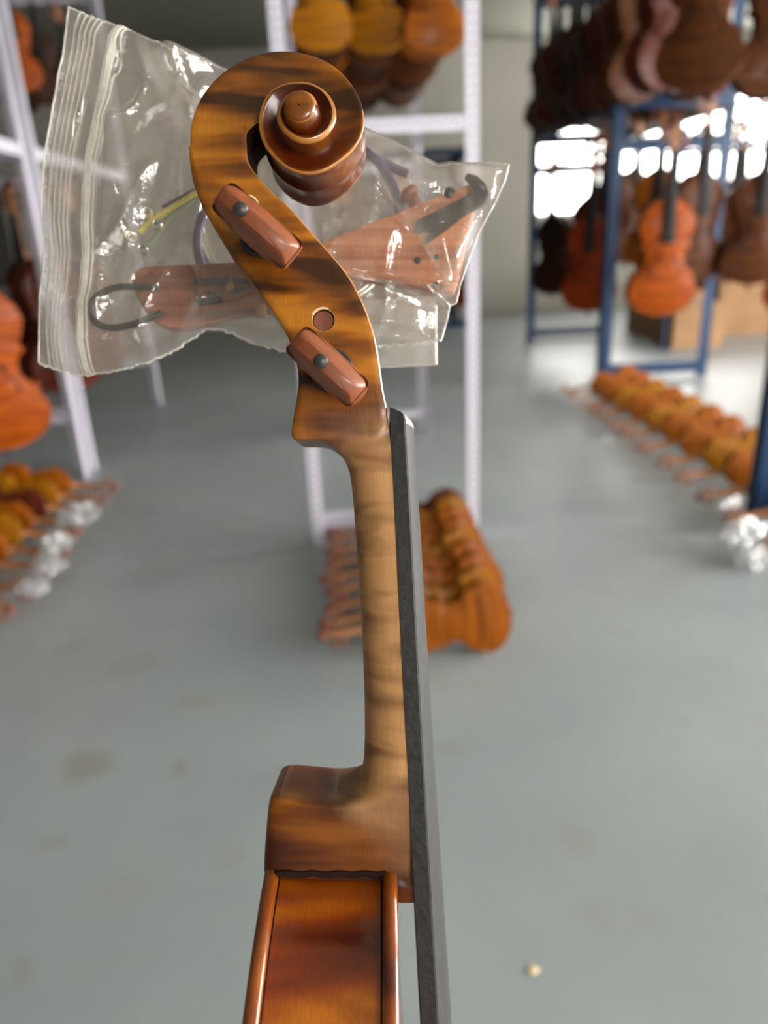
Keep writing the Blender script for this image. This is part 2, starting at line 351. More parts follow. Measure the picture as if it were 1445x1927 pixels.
def instrument(name, s, ribk, big=False):
    """local frame: +Y towards the scroll, +Z the front, origin on the end of the body; s scales a violin"""
    L = 0.355; root = empty(name); rib = 0.030*ribk
    ds = sorted(set([round(x, 5) for x in list(np.linspace(0, L, 30)) + OD]))
    cs = [-1, -.9, -.6, -.25, .25, .6, .9, 1]
    ov = 0.0025
    def arch(d, c, hgt):
        g = max(0.0, 1-abs((d-L/2)/(L/2))**4); return hgt*g*max(0, 1-c*c)**1.2
    q = MB()
    for side, hgt, mi in ((1, 0.014, 0), (-1, 0.011, 1)):
        secs = []
        for d in ds:
            ww = hw(d)+ov
            secs.append([((c*ww)*s, (L-d)*s, side*(rib/2+0.004+arch(d, c, hgt))*s) for c in cs])
        q.loft(secs, closed=False, mi=mi)
        for sg in (-1, 1):       # plate edges
            q.loft([[(sg*(hw(d)+ov)*s, (L-d)*s, side*(rib/2+t)*s) for t in (0.0, 0.004)] for d in ds], closed=False, mi=mi)
            q.loft([[(sg*(hw(d)+ov)*s, (L-d)*s, side*(rib/2)*s), (sg*hw(d)*s, (L-d)*s, side*(rib/2)*s)] for d in ds], closed=False, mi=mi)
    for sg in (-1, 1):
        q.loft([[(sg*hw(d)*s, (L-d)*s, t*rib/2*s) for t in (-1, 1)] for d in ds], closed=False, mi=1)
    q.build('body', [M['v_amber'], M['v_amber']], root, angle=50)
    for sg in (-1, 1):           # f holes, flat cut-outs drawn as inlaid dark slots
        q = MB(); a, b = [], []
        for i in range(9):
            t = i/8; d = 0.165+0.062*t; x = sg*(0.026+0.022*t+0.005*math.sin((t-.5)*PI*1.9)); wd = 0.0018+0.0022*abs(t-.5)*2
            z = rib/2+0.004+arch(d, x/(hw(d)+ov), 0.014)+0.0008
            a.append([((x-wd)*s, (L-d)*s, z*s), ((x+wd)*s, (L-d)*s, z*s), ((x+wd)*s, (L-d)*s, (z-0.002)*s), ((x-wd)*s, (L-d)*s, (z-0.002)*s)])
        q.loft(a); q.build('f_hole', M['joint_shade'], root)
    # neck, fingerboard, head
    q = MB(); secs = []
    z0 = rib/2+0.008
    for y, wv, dp in ((L-0.006, .016, rib+0.006), (L+0.002, .015, rib), (L+0.012, .0145, .024), (L+0.03, .014, .016), (L+0.08, .013, .0145), (L+0.13, .012, .014), (L+.138, .0115, .020), (L+.15, .011, .024), (L+.18, .0095, .022), (L+.205, .008, .018)):
        secs.append([(wv*math.cos(a)*s, y*s, (z0-dp*abs(math.sin(a))**0.8)*s) for a in np.linspace(0, PI, 9)])
    q.loft(secs); q.build('neck', M['v_neck'], root)
    q = MB(); q.loft([[(x*wv*s, y*s, (z0+0.003+0.004*(1-x*x)+(L+.13-y)*.045)*s) for x in (-1, -.5, 0, .5, 1)] + [(wv*s, y*s, (z0+(L+.13-y)*.02)*s), (-wv*s, y*s, (z0+(L+.13-y)*.02)*s)]
                      for y, wv in ((L+.131, .012), (L+.05, .0165), (L-.135, .021))])
    q.build('fingerboard', M['v_black'], root, angle=30)
    q = MB(); zc = z0-0.010; yc = L+.213       # the volute: a spiral drum with raised eye
    for sg in (-1, 1):
        q.disc_stack([(.001*s, 0), (.0165*s, 0), (.0165*s, sg*.0075*s), (.0105*s, sg*.0075*s), (.0105*s, sg*.013*s), (.006*s, sg*.013*s), (.0055*s, sg*.020*s), (.001*s, sg*.020*s)], n=18, axis='x', c=(0, yc*s, zc*s))
    q.build('scroll', M['v_head'], root, angle=50)
    for k, (yy, sg) in enumerate(((.150, 1), (.165, -1), (.180, 1), (.193, -1))):
        q = MB(); c = Vector((sg*.010*s, (L+yy)*s, (z0-.009)*s))
        q.tube([c, c+Vector((sg*.012*s, 0, 0))], .0035*s, 8)
        secs = []
        for h, a, b in ((.012, .0035, .0035), (.016, .009, .004), (.026, .0115, .0035), (.032, .009, .002)):
            secs.append([c+Vector((sg*h*s, a*math.cos(t)*s, b*math.sin(t)*s)) for t in np.linspace(0, 2*PI, 12, endpoint=False)])
        q.loft(secs); q.build('peg', M['peg'], root)
    if big:
        q = MB(); q.disc_stack([(.003*s, 0), (.006*s, -.002*s), (.006*s, -.010*s), (.003*s, -.012*s), (.0015*s, -.03*s)], n=10, axis='y'); q.build('endpin', M['v_black'], root)
    else:
        q = MB(); q.disc_stack([(.003*s, .002*s), (.0035*s, -.002*s), (.006*s, -.004*s), (.005*s, -.010*s)], n=10, axis='y'); q.build('end_button', M['v_black'], root)
    return root

VC = {'gold': ((168, 106, 6), (110, 64, 3)), 'amber': ((166, 90, 8), (106, 50, 3)), 'orange': ((172, 80, 4), (112, 42, 2)), 'redorange': ((150, 54, 4), (94, 30, 2)),
      'brown': ((94, 50, 18), (58, 29, 10)), 'dark': ((66, 34, 18), (36, 18, 10)), 'redbrown': ((100, 38, 18), (56, 20, 12))}
for k, (a, b) in VC.items(): M['v_'+k] = varnish('varnish_'+k, lin(*a), lin(*b))
M['v_neck'] = pbr('bare_neck_maple', lin(160, 104, 62), 0.5, var=0.12, scale=30)
M['v_black'] = pbr('ebony_black', lin(32, 30, 29), 0.55, spec=.15)
M['v_head'] = pbr('scroll_red_brown', lin(112, 54, 32), 0.4, coat=0.2, var=0.15, scale=20)

violin0 = instrument('violin', 1.0, 1.15)
cello0 = instrument('cello', 2.05, 1.85, big=True)
used = {'v': False, 'c': False}
def place(kind, yd, zd, pos, colour, label, group):
    src = violin0 if kind == 'v' else cello0
    o = src if not used[kind] else copy_tree(src)
    used[kind] = True
    y = Vector(yd).normalized(); z = Vector(zd); z = (z - y*z.dot(y)).normalized(); x = y.cross(z)
    m = Matrix((x, y, z)).transposed().to_4x4(); m.translation = Vector(pos); o.matrix_world = m
    for ch in o.children:
        if ch.name.split('.')[0] == 'body':
            for i in (0, 1):
                ch.material_slots[i].link = 'OBJECT'; ch.material_slots[i].material = M['v_'+colour]
    return tag(o, label, 'violin' if kind == 'v' else 'cello', group)
ORD = ['first', 'second', 'third', 'fourth', 'fifth', 'sixth', 'seventh', 'eighth', 'ninth', 'tenth', 'eleventh', 'twelfth', 'thirteenth', 'fourteenth']
CW = {'gold': 'golden yellow', 'amber': 'amber', 'orange': 'orange', 'redorange': 'red-orange', 'brown': 'brown', 'dark': 'dark brown', 'redbrown': 'red-brown'}

# ------------------------------------------------------------------ racks
def angle_bar(q, p0, p1, wd, th, sx, sy, vertical):
    """L section bar along z (vertical) or along x / y"""
    (x0, y0, z0), (x1, y1, z1) = p0, p1
    if vertical:
        q.box((x0, min(y0, y0+sy*th), z0), (x0+sx*wd, max(y0, y0+sy*th), z1)) if sx > 0 else q.box((x0+sx*wd, min(y0, y0+sy*th), z0), (x0, max(y0, y0+sy*th), z1))
        q.box((min(x0, x0+sx*th), min(y0, y0+sy*wd), z0), (max(x0, x0+sx*th), max(y0, y0+sy*wd), z1))
    elif abs(x1-x0) > abs(y1-y0):
        q.box((x0, min(y0, y0+sy*th), z0-wd), (x1, max(y0, y0+sy*th), z0)); q.box((x0, min(y0, y0+sy*wd), z0-th), (x1, max(y0, y0+sy*wd), z0))
    else:
        q.box((min(x0, x0+sx*th), y0, z0-wd), (max(x0, x0+sx*th), y1, z0)); q.box((min(x0, x0+sx*wd), y0, z0-th), (max(x0, x0+sx*wd), y1, z0))
def rack(label, x0, x1, y0, y1, top, levels, bottom, m, wd, rails, group, holes=None, sides=(), skip=(), back=True):
    root = empty('storage_rack', Matrix.Translation(((x0+x1)/2, (y0+y1)/2, 0)), label=label, cat='rack', group=group)
    o = Vector(((x0+x1)/2, (y0+y1)/2, 0)); T = lambda p: tuple(Vector(p)-o)
    th = 0.004
    for (x, sx) in ((x0, 1), (x1, -1)):
        for (y, sy) in ((y0, 1), (y1, -1)):
            if (sx, sy) in skip: continue
            q = MB(); angle_bar(q, T((x, y, 0)), T((x, y, top)), wd, th, sx, sy, True); p = q.build('post', m, root, smooth=False)
            if holes and sy > 0:
                q = MB(); z = 0.04
                while z < top-.03:
                    cxp = x+sx*wd*0.5-o.x; q.box((cxp-.006, y-o.y-.0012, z), (cxp+.006, y-o.y+.001, z+.012))
                    z += 0.03
                tag(q.build('slot_row', holes, p, smooth=False), kind='stuff')
    for z in [bottom]+list(levels)+[top]:
        for (y, sy) in ((y0, 1), (y1, -1)) if back or z == top else ((y0, 1),):
            q = MB(); angle_bar(q, T((x0+th, y+sy*th, z)), T((x1-th, y+sy*th, z)), wd, th, 1, sy, False); p = q.build('cross_beam', m, root, smooth=False)
            if holes and sy > 0:
                q = MB(); u = x0+.06
                while u < x1-.06:
                    q.box((u-o.x, y+th-o.y-.0014, z-wd*.62), (u-o.x+.012, y+th-o.y+.001, z-wd*.38)); u += 0.03
                tag(q.build('slot_row', holes, p, smooth=False), kind='stuff')
        for (x, sx) in ((x0, 1), (x1, -1)) if z in sides or z == top else ():
            q = MB(); angle_bar(q, T((x+sx*th, y0+th, z)), T((x+sx*th, y1-th, z)), wd, th, sx, 1, False); q.build('side_beam', m, root, smooth=False)
    for (x, z) in rails:
        q = MB(); q.tube([T((x, y0, z)), T((x, y1, z))], 0.008, 8); q.build('hanging_rail', M['hook'], root)
    return root, o
def hook(rk, x, y, zr, zs, off):
    root, o = rk; q = MB(); c = Vector((x, y, zr))-o
    q.tube([c+Vector((0, 0, .012)), c+Vector((.012, 0, .0)), c+Vector((.004, 0, -.03)), c+Vector((0, 0, zs-zr+.01)), c+Vector((-.012, -.02, zs-zr-.01)), c+Vector((.0, -.03, zs-zr+.004))], 0.0025, 6)
    q.build('hook', M['hook'], root)
VL, CL = 0.585, 1.20      # hanging length below the hook

# white rack behind the neck
WR = rack('white slotted steel rack behind the foreground violin neck, gold violins hanging in its top', -0.16, 0.53, 2.80, 4.60, 2.55, [1.555], 0.125, M['white_steel'], 0.05,
          [(x, 2.43) for x in (0.01, 0.2, 0.4)] + [(x, 1.45) for x in (0.05, 0.32)], None, M['hole'])
tcols = [['gold', 'gold', 'amber'], ['brown', 'brown', 'amber'], ['amber', 'dark', 'brown'], ['brown', 'brown', 'brown'], ['dark', 'brown', 'dark'], ['dark', 'dark', 'dark'], ['dark', 'dark', 'dark']]
colw = ['left', 'middle', 'right']
for r_ in range(7):
    for c_ in range(3):
        x = (0.01, 0.2, 0.395)[c_]; y = 2.92+0.24*r_+(0.1 if c_ == 1 else 0)
        ztop = 2.43-(0.0 if r_ else (0.02, 0.02, 0.03)[c_]); zb = 1.77-0.01*(r_ % 2)+(0.02 if r_ else 0)
        if r_ == 0: zb = (1.77, 1.775, 1.745)[c_]
        a = random.uniform(-.25, .25)
        cl = tcols[r_][c_] if not (r_ == 0 and c_ == 2) else 'amber'
        place('v', (0, 0, 1), (math.sin(a), -math.cos(a), 0), (x, y, zb), cl,
              "%s violin hanging in the white rack's top, %s column, %s row back" % (CW[cl], colw[c_], ORD[r_]), 'violins hanging in the top of the white rack')
        hook(WR, x, y, 2.43, zb+VL-.02, 0)
for r_ in range(2):
    for c_ in range(2):
        x = (0.05, 0.32)[c_]; y = 3.6+0.5*r_; zb = 1.45-.03-VL
        cl = ('redbrown', 'dark', 'dark', 'redbrown')[r_*2+c_]
        place('v', (0, 0, 1), (0.2, -1, 0), (x, y, zb), cl, "%s violin hanging below the white rack's middle beam, %s one, %s row" % (CW[cl], ('left', 'right')[c_], ('front', 'rear')[r_]),
              'violins hanging under the white rack\'s middle beam')
        hook(WR, x, y, 1.45, zb+VL-.02, 0)

# violins on the floor: lying on the ribs, necks sideways
def floor_row(n, x_tail, y_of, sgn, cols, lean, where, group, jit=0.01, s_dx=0.0):
    for i in range(n):
        y = y_of(i); xt = x_tail + s_dx*(y) + random.uniform(-jit, jit)*1.5
        yd = Vector((sgn, random.uniform(-.05, .05), -0.088)).normalized()
        ln = lean + random.uniform(-.06, .06)
        zd = Vector((0, math.cos(ln), -math.sin(ln)))
        cl = cols[i % len(cols)]
        place('v', yd, zd, (xt, y, 0.112*math.cos(ln)+0.022*abs(math.sin(ln))), cl,
              '%s violin in the floor row %s, %s from front' % (CW[cl], where, ORD[i]), group)
floor_row(9, 0.47, lambda i: 1.93+0.108*i, -1, ['amber', 'gold', 'amber', 'amber', 'gold', 'amber', 'amber', 'gold', 'brown'], 0.22, 'under the white rack', 'violins in the floor row under the white rack')
floor_row(12, 1.99, lambda i: 2.38+0.255*i, -1, ['amber', 'orange', 'amber', 'amber', 'gold', 'amber', 'amber', 'gold', 'amber', 'gold', 'amber', 'amber'], 0.27, 'beside the blue rack', 'violins in the floor row under the blue rack', s_dx=0.03)
floor_row(9, -1.72, lambda i: 2.30+0.16*i, 1, ['amber', 'gold', 'amber', 'amber', 'gold', 'amber', 'redbrown', 'gold', 'amber'], 0.3, 'by the left rack', 'violins in the floor row by the left white rack')

# left white rack with cellos
LR = rack('white steel rack left of the clear bag, dark cellos and violins hanging in it', -2.75, -1.43, 4.10, 5.9, 2.75, [1.66], 0.36, M['white_steel'], 0.06, [(x, 1.60) for x in (-2.4, -1.9, -1.6)] + [(x, 2.65) for x in (-2.5, -2.1, -1.7, -1.5)], 'white steel racks', None, (1.66,))
LR2 = rack('white steel rack at the left edge, an orange cello hanging low in it', -2.75, -1.43, 2.2, 4.02, 2.75, [1.66], 0.36, M['white_steel'], 0.06, [(x, 1.58) for x in (-2.2, -1.57)] + [(x, 2.62) for x in (-2.3, -1.55)], 'white steel racks', M['hole'], (1.66,))
for i, (x, y, zb, a, cl, lb, rk, zr) in enumerate([
        (-1.57, 3.42, 0.34, -0.5, 'orange', 'orange cello at the left edge hanging lowest, over the floor violins', LR2, 1.58),
        (-1.56, 4.3, 0.42, -0.9, 'redbrown', 'red-brown cello hanging behind the clear bag\'s lower left corner', LR, 1.60),
        (-1.95, 4.35, 0.38, -0.2, 'dark', 'dark brown cello hanging in the left white rack, inner place', LR, 1.60),
        (-1.6, 5.0, 0.40, -0.6, 'redbrown', 'red-brown cello hanging furthest back in the left white rack', LR, 1.60),
        (-2.2, 3.6, 0.36, -0.3, 'dark', 'dark brown cello deep in the left edge rack, behind the orange one', LR2, 1.58),
        (-2.45, 4.7, 0.38, 0.1, 'dark', 'dark brown cello at the far left of the left white rack', LR, 1.60), (-2.0, 5.3, 0.4, 0.3, 'dark', 'dark brown cello in the left white rack, innermost row', LR, 1.60)]):
    place('c', (0, 0, 1), (math.sin(-a), -math.cos(a), 0), (x, y, zb), cl, lb, 'cellos hanging in the left white racks')
    hook(rk, x, y, zr, zb+CL-.03, 0)
for i, (x, y, zb, a, cl, rk) in enumerate([(-1.5, 4.35, 1.93, -.5, 'orange', LR), (-1.5, 4.7, 1.92, -.4, 'dark', LR), (-1.5, 5.15, 1.92, -.4, 'dark', LR), (-1.72, 4.3, 1.92, -.3, 'redbrown', LR), (-1.7, 4.85, 1.9, -.2, 'dark', LR), (-2.1, 4.4, 1.92, -.3, 'dark', LR), (-2.1, 4.9, 1.92, -.1, 'dark', LR), (-2.5, 4.5, 1.92, 0, 'dark', LR)]):
    place('v', (0, 0, 1), (math.sin(-a), -math.cos(a), 0), (x, y, zb), cl, '%s violin high in the left white rack, %s from its right front post' % (CW[cl], ORD[i]), 'violins hanging high in the left white rack')
    hook(rk, x, y, 2.65, zb+VL-.02, 0)

# blue racks on the right
BR = rack('blue steel rack in the middle distance, dark cellos hanging in two tiers', 2.03, 2.90, 5.72, 8.05, 3.15, [1.99, 1.72], 0.12, M['blue_steel'], 0.085, [(x, 3.10) for x in (2.15, 2.7)] + [(x, 1.68) for x in (2.12, 2.5, 2.82)], 'blue steel racks', None, (1.99,))
BR2 = rack('blue steel rack at the right edge, its foot beside the floor violins', 1.69, 3.3, 2.80, 5.5, 3.15, [], 0.10, M['blue_steel'], 0.06, [(x, 3.12) for x in (1.95, 2.5, 2.75)] + [(x, 1.72) for x in (2.15, 2.52, 2.95)], 'blue steel racks', None, (), ((1, -1), (-1, -1)), False)
BR4 = rack('slim blue steel rack by the window, brown cellos hanging over the cardboard boxes', 3.05, 4.3, 6.15, 6.95, 3.0, [], 1.72, M['blue_steel'], 0.035, [(x, 1.70) for x in (3.3, 3.45, 3.65, 3.95)], 'blue steel racks')
BR3 = rack('blue steel rack far off behind the white rack, an orange cello at its end', 0.6, 1.62, 8.9, 10.3, 2.0, [1.6], 0.15, M['blue_steel'], 0.085, [(1.5, 1.55), (1.0, 1.55)], 'blue steel racks')
up_ = []
for i in range(8):
    for j, x in enumerate((2.12, 2.68)):
        up_.append((x, 5.9+0.27*i, 1.96+random.uniform(-.04, .03)+.012*i, random.uniform(-.3, .3), random.choice(['dark', 'dark', 'brown', 'brown', 'redbrown'])))
for i, x in enumerate((2.05, 2.5)):
    up_.insert(i, (x, 5.5, 1.97, (.3, -.2)[i], ('brown', 'redbrown')[i]))
row_ = {0: 'left', 1: 'right'}
cnt = {}
for (x, y, zb, a, cl) in up_:
    c_ = 0 if x < 2.3 else 1; k = cnt.get(c_, 0); cnt[c_] = k+1
    place('c', (0, 0, 1), (math.sin(a), -math.cos(a), 0), (x, y, zb-.06), cl, '%s cello, upper tier of the far blue rack, %s in its %s line' % (CW[cl], ORD[k], row_[c_]), 'cellos in the upper tier of the far blue rack')
    hook(BR, x, y, 3.10, zb-.06+CL-.03, 0)
low = [(2.06, 6.15, 0.53, .5, 'redorange', 'red-orange cello hanging low at the blue post, left of it'), (2.5, 6.0, 0.84, .3, 'amber', 'amber cello right of the blue post, above the bright orange one'),
       (2.12, 7.4, 0.56, .9, 'dark', 'dark brown cello hanging far left in the lower tier of the blue rack'), (2.3, 6.9, 0.70, .3, 'redbrown', 'red-brown cello half hidden behind the blue post'),
       (2.84, 6.0, 0.66, .7, 'brown', 'brown cello right of the bright orange one, at the rear blue post'), (2.5, 6.55, 0.86, -.3, 'brown', 'brown cello behind the amber one at the blue post'),
       (2.84, 6.7, 0.72, -.5, 'brown', 'brown cello hanging in the lower tier by the window, second from the front'), (2.5, 7.2, 0.80, .4, 'amber', 'amber cello hanging deep in the lower tier of the blue rack')]
for (x, y, zb, a, cl, lb) in low:
    place('c', (0, 0, 1), (math.sin(-a), -math.cos(a), 0), (x, y, zb-.03), cl, lb, 'cellos in the lower tier of the far blue rack'); hook(BR, x, y, 1.68, zb+CL-.06, 0)
for i, (x, y, zb, a, cl, lb, zr) in enumerate([
        (1.98, 4.35, 1.82, .5, 'brown', 'brown cello hanging high at the right edge, the nearest there', 3.12), (2.5, 4.55, 1.80, .2, 'brown', 'brown cello hanging high at the right, second from the front', 3.12), (1.97, 4.85, 1.90, -.4, 'redbrown', 'red-brown cello hanging high at the right, rear end of the near rack', 3.12),
        (2.75, 4.95, 1.9, .3, 'dark', 'dark cello hanging high at the right, innermost', 3.12),
        (2.98, 4.75, 0.56, .3, 'orange', 'orange cello hanging low at the right edge', 1.72), (2.52, 5.38, 0.76, -.2, 'brown', 'brown cello hanging low beside the orange one at the right edge', 1.72), (2.92, 5.3, 0.74, .2, 'brown', 'brown cello hanging low behind the orange one at the right edge', 1.72),
        (2.15, 5.0, 0.60, .1, 'orange', 'bright orange cello hanging low, right of the blue post', 1.72),
        (3.32, 6.35, .68, .2, 'brown', 'brown cello in the slim rack by the window, leftmost', 1.70), (3.68, 6.45, .72, -.2, 'amber', 'amber cello in the slim rack by the window', 1.70), (3.46, 6.75, .74, .1, 'brown', 'brown cello in the slim rack by the window, rear', 1.70), (3.97, 6.6, .68, .1, 'orange', 'orange cello in the slim rack by the window, rightmost', 1.70)]):
    place('c', (0, 0, 1), (math.sin(-a), -math.cos(a), 0), (x, y, zb-.02), cl, lb, 'cellos in the near blue rack'); hook(BR4 if 'slim' in lb else BR2, x, y, zr, zb+CL-.05, 0)
for (x, y, cl, lb) in [(1.5, 9.1, 'orange', 'orange cello seen between the clear bag and the white post'), (1.02, 9.3, 'redbrown', 'red-brown cello in the far blue rack behind the white rack')]:
    place('c', (0, 0, 1), (-.3, -1, 0), (x, y, 0.30), cl, lb, 'cellos in the far middle blue rack'); hook(BR3, x, y, 1.55, 0.30+CL-.03, 0)

# cardboard boxes by the back
def carton(x, y, z, a, b, c, rz, label):
    root = empty('cardboard_box', Matrix.Translation((x, y, z)) @ Matrix.Rotation(rz, 4, 'Z'), label=label, cat='box', group='cardboard boxes by the far wall')
    q = MB(); q.box((-a/2, -b/2, 0), (a/2, b/2, c)); q.build('carton', M['card'], root, smooth=False)
    for sg in (-1, 1):
        q = MB(); q.box((-a/2+.003, min(sg*.002, sg*(b/2-.002)), c), (a/2-.003, max(sg*.002, sg*(b/2-.002)), c+.004)); q.build('flap', M['card'], root, smooth=False)
    q = MB(); q.box((-a/2-.001, -.03, c+.004), (a/2+.001, .03, c+.006)); q.build('tape', M['tape'], root, smooth=False)
    return root
carton(3.55, 8.0, 0, .62, .6, .62, .1, 'brown cardboard box on the floor under the window, left one')
carton(4.3, 7.9, 0, .7, .6, .70, -.08, 'taller brown cardboard box on the floor, right one')
carton(3.42, 7.2, 0, .5, .4, .40, .05, 'low brown cardboard box standing in front of the other two')

# crumpled clear bags tied on the scrolls of floor violins
def crumple(name, pos, sx, sy, sz, label, seed, rz=0.3):
    bm = bmesh.new(); bmesh.ops.create_icosphere(bm, subdivisions=4, radius=1)
    for v in bm.verts:
        n = v.co.normalized(); d = 1+0.45*noise.noise(n*2.2+Vector((seed, 0, 0)))+0.22*noise.noise(n*6+Vector((0, seed, 0)))
        v.co = Vector((n.x*d*sx, n.y*d*sy, max(n.z*d, -.75)*sz))
    zmin = min(v.co.z for v in bm.verts)
    for v in bm.verts: v.co.z -= zmin
    me = bpy.data.meshes.new(name); bm.to_mesh(me); bm.free(); me.materials.append(M['whitebag'])
    o = bpy.data.objects.new(name, me); COL.objects.link(o); o.location = pos; o.rotation_euler = (0, 0, rz)
    return tag(o, label, 'plastic bag', 'crumpled plastic bags on the floor violins')
for i, (px, py, z, a, b, c, lb) in enumerate([(150, 985, 0.10, .075, .05, .05, 'largest crumpled white plastic bag on the left floor violins\' necks'), (105, 1035, .09, .055, .045, .04, 'crumpled white plastic bag on the left floor violins, second from the back'),
        (95, 1075, .08, .05, .06, .035, 'crumpled white plastic bag on the left floor violins, third from the back'), (65, 1115, .08, .05, .04, .03, 'crumpled white plastic bag on the left floor violins, nearest the camera'),
        (1400, 1020, .05, .08, .05, .05, 'crumpled white plastic bag on the right floor violins at the blue post\'s foot'), (1412, 1062, .0, .06, .05, .04, 'crumpled white plastic bag on the floor at the right edge'), (1372, 960, .06, .05, .03, .03, 'small crumpled plastic bag on the right floor violins, behind the larger ones')]):
    p = fpt(px, py, z); crumple('plastic_bag', (p.x, p.y, z), a, b, c, lb, i*3.7)
p = fpt(1002, 1826); q = MB(); q.loft([[(p.x+r*math.cos(t)*(1+.3*math.sin(3*t+1)), p.y+r*math.sin(t)*.8, h) for t in np.linspace(0, 2*PI, 14, endpoint=False)] for r, h in ((.010, 0), (.009, .002), (.004, .004))])
tag(q.build('wood_chip', M['rawring']), 'tiny pale wood chip lying on the grey floor at lower right', 'chip')

# ------------------------------------------------------------------ the violin in front
D0 = 0.214                                  # camera distance of the violin's middle plane
VM = CAMM @ Matrix.Translation((0, 0, -D0))  # its frame: x right, y along the neck, z towards the viewer
def U(px, py, z): return Vector(((px-CX)/F*(D0-z), -(py-CY)/F*(D0-z), z))
fv = empty('violin', VM, label='unstrung violin in front, brown scroll and bare neck, rosewood pegs', cat='violin')

def smooth_poly(pts, n=4):
    """Catmull-Rom through tuples"""
    P = [np.array(p, float) for p in pts]; out = []
    for i in range(len(P)-1):
        a, b, c, d = P[max(i-1, 0)], P[i], P[i+1], P[min(i+2, len(P)-1)]
        for k in range(n):
            t = k/n; out.append(0.5*((2*b)+(-a+c)*t+(2*a-5*b+4*c-d)*t*t+(-a+3*b-3*c+d)*t**3))
    out.append(P[-1]); return out

# pegbox and neck, one piece of maple: (outer px, inner px, half width[, squareness])
PB = [((355, 274), (462, 235), .0095), ((356, 296), (463, 268), .0095), ((359, 322), (467, 303), .0097), ((366, 352), (484, 329), .010), ((382, 391), (512, 360), .0103), ((399, 422), (536, 381), .0106),
      ((420, 457), (563, 409), .0109), ((445, 493), (592, 442), .0112), ((477, 533), (622, 476), .0115), ((505, 574), (656, 518), .0118), ((530, 611), (679, 560), .012), ((544, 640), (696, 602), .0122),
      ((556, 676), (707, 640), .0123), ((561, 711), (715, 688), .0124), ((559, 740), (721, 733), .0124), ((554, 772), (727, 762), .0124), ((549, 804), (729, 781), .0122)]
NK = [((548.5, 818), (730.5, 792), .0121, 8), ((553, 826.5), (731.5, 799), .0121, 8), ((566, 828), (733, 806), .0121, 8), ((590, 829.5), (734, 818), .0121, 7), ((611, 835), (736, 829), .0121, 5), ((633, 850), (738, 845), .0121, 4), ((648, 867), (739.5, 865), .0121, 3.2),
      ((658, 893), (741, 892), .0122, 2.7), ((664, 935), (743.5, 935), .0123, 2.4), ((669, 1000), (747, 1000), .0126, 2.3), ((675, 1080), (751, 1080), .0129, 2.3), ((680, 1160), (755.5, 1160), .0133, 2.3), ((683.5, 1240), (760, 1240), .0137, 2.3), ((686, 1320), (764.5, 1320), .0141, 2.3),
      ((686, 1390), (768.5, 1390), .0145, 2.3), ((684, 1430), (770.5, 1425), .0148, 2.4), ((679, 1455), (772, 1450), .015, 2.6), ((667, 1473), (773.5, 1475), .0151, 3), ((648, 1485), (774.5, 1497), .0152, 3.6), ((620, 1492), (776, 1520), .0152, 4.5), ((585, 1494), (777, 1540), .0151, 6), ((545, 1492.5), (777.5, 1556), .0150, 8),
      ((520, 1493), (778, 1570), .0149, 10), ((507, 1503), (778.5, 1590), .0147, 11), ((501, 1550), (779.5, 1615), .0144, 12), ((496.5, 1612), (780.5, 1640), .0140, 12), ((496, 1640), (781, 1660), .0138, 12)]
rows = [(*a, *b, w_, 9, 0.0) for a, b, w_ in PB]
for k, (a, b, w_, n_) in enumerate(NK): rows.append((*a, *b, w_, n_, (0, 0, .06, .22, .5, .82, 1)[min(k, 6)]))
FT = (.1, .22, .34, .46, .58, .70, .82, .92)
secs = []; NPB = len(PB)
for row in smooth_poly(rows, 4):
    w_, n_, bw = row[4], row[5], min(1, max(0, row[6])); k = len(secs); tt = k/(4.0*(NPB-1))
    zo = (1-bw)*w_+bw*w_*max(0, .92*(1-2.2/n_))
    o, i_ = U(row[0], row[1], zo), U(row[2], row[3], w_); o.z = i_.z = 0; v = o-i_; vn = v.normalized(); ln = v.length
    dp = 0.68*min(1, max(0, (tt-.14)/.05))*min(1, max(0, (.80-tt)/.04))   # depth of the string channel
    c = .0011*min(1, k/7)+.0001; wi = w_*.58; m_ = c*1.2/ln
    box = [(dp, wi*.9), (0, wi), (0, w_-c*.7), (c*.35/ln, w_-.0003), (m_, w_)] + [(t, w_) for t in FT] + [(1-m_, w_), (1-c*.35/ln, w_-.0003), (1, w_-c*.7), (1, w_*.6), (1, w_*.25)]
    sup = [(0, .45*w_), (0, .75*w_)]
    for a in np.linspace(0, PI/2*.955, len(box)-2): sup.append((math.sin(a)**(2/n_), w_*math.cos(a)**(2/n_)))
    half = [(p[0]*(1-bw)+s_[0]*bw, p[1]*(1-bw)+s_[1]*bw) for p, s_ in zip(box, sup)]
    P3 = lambda t, z: Vector(((i_+v*t).x, (i_+v*t).y, z))
    secs.append([P3(t, z) for t, z in half] + [P3(t, -z) for t, z in half[::-1]])
secs_neck = secs[4*(NPB+1):]; nh = len(secs[0])//2; CUT = 4*(NPB+1)
q = MB(); q.loft(secs[:CUT+1])
for k in range(CUT):          # worn rim along the open edge, highlight painted in; channel stained dark, throat shade painted
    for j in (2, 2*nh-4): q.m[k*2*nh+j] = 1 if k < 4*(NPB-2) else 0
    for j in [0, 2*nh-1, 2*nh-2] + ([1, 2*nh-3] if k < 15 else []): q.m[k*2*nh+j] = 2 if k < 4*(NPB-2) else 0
pegbox = q.build('pegbox', [M['varnish'], M['worn_lit'], M['joint_shade']], fv, angle=35)
sst = lambda a, c, x: (lambda t: t*t*(3-2*t))(min(1, max(0, (x-a)/(c-a))))
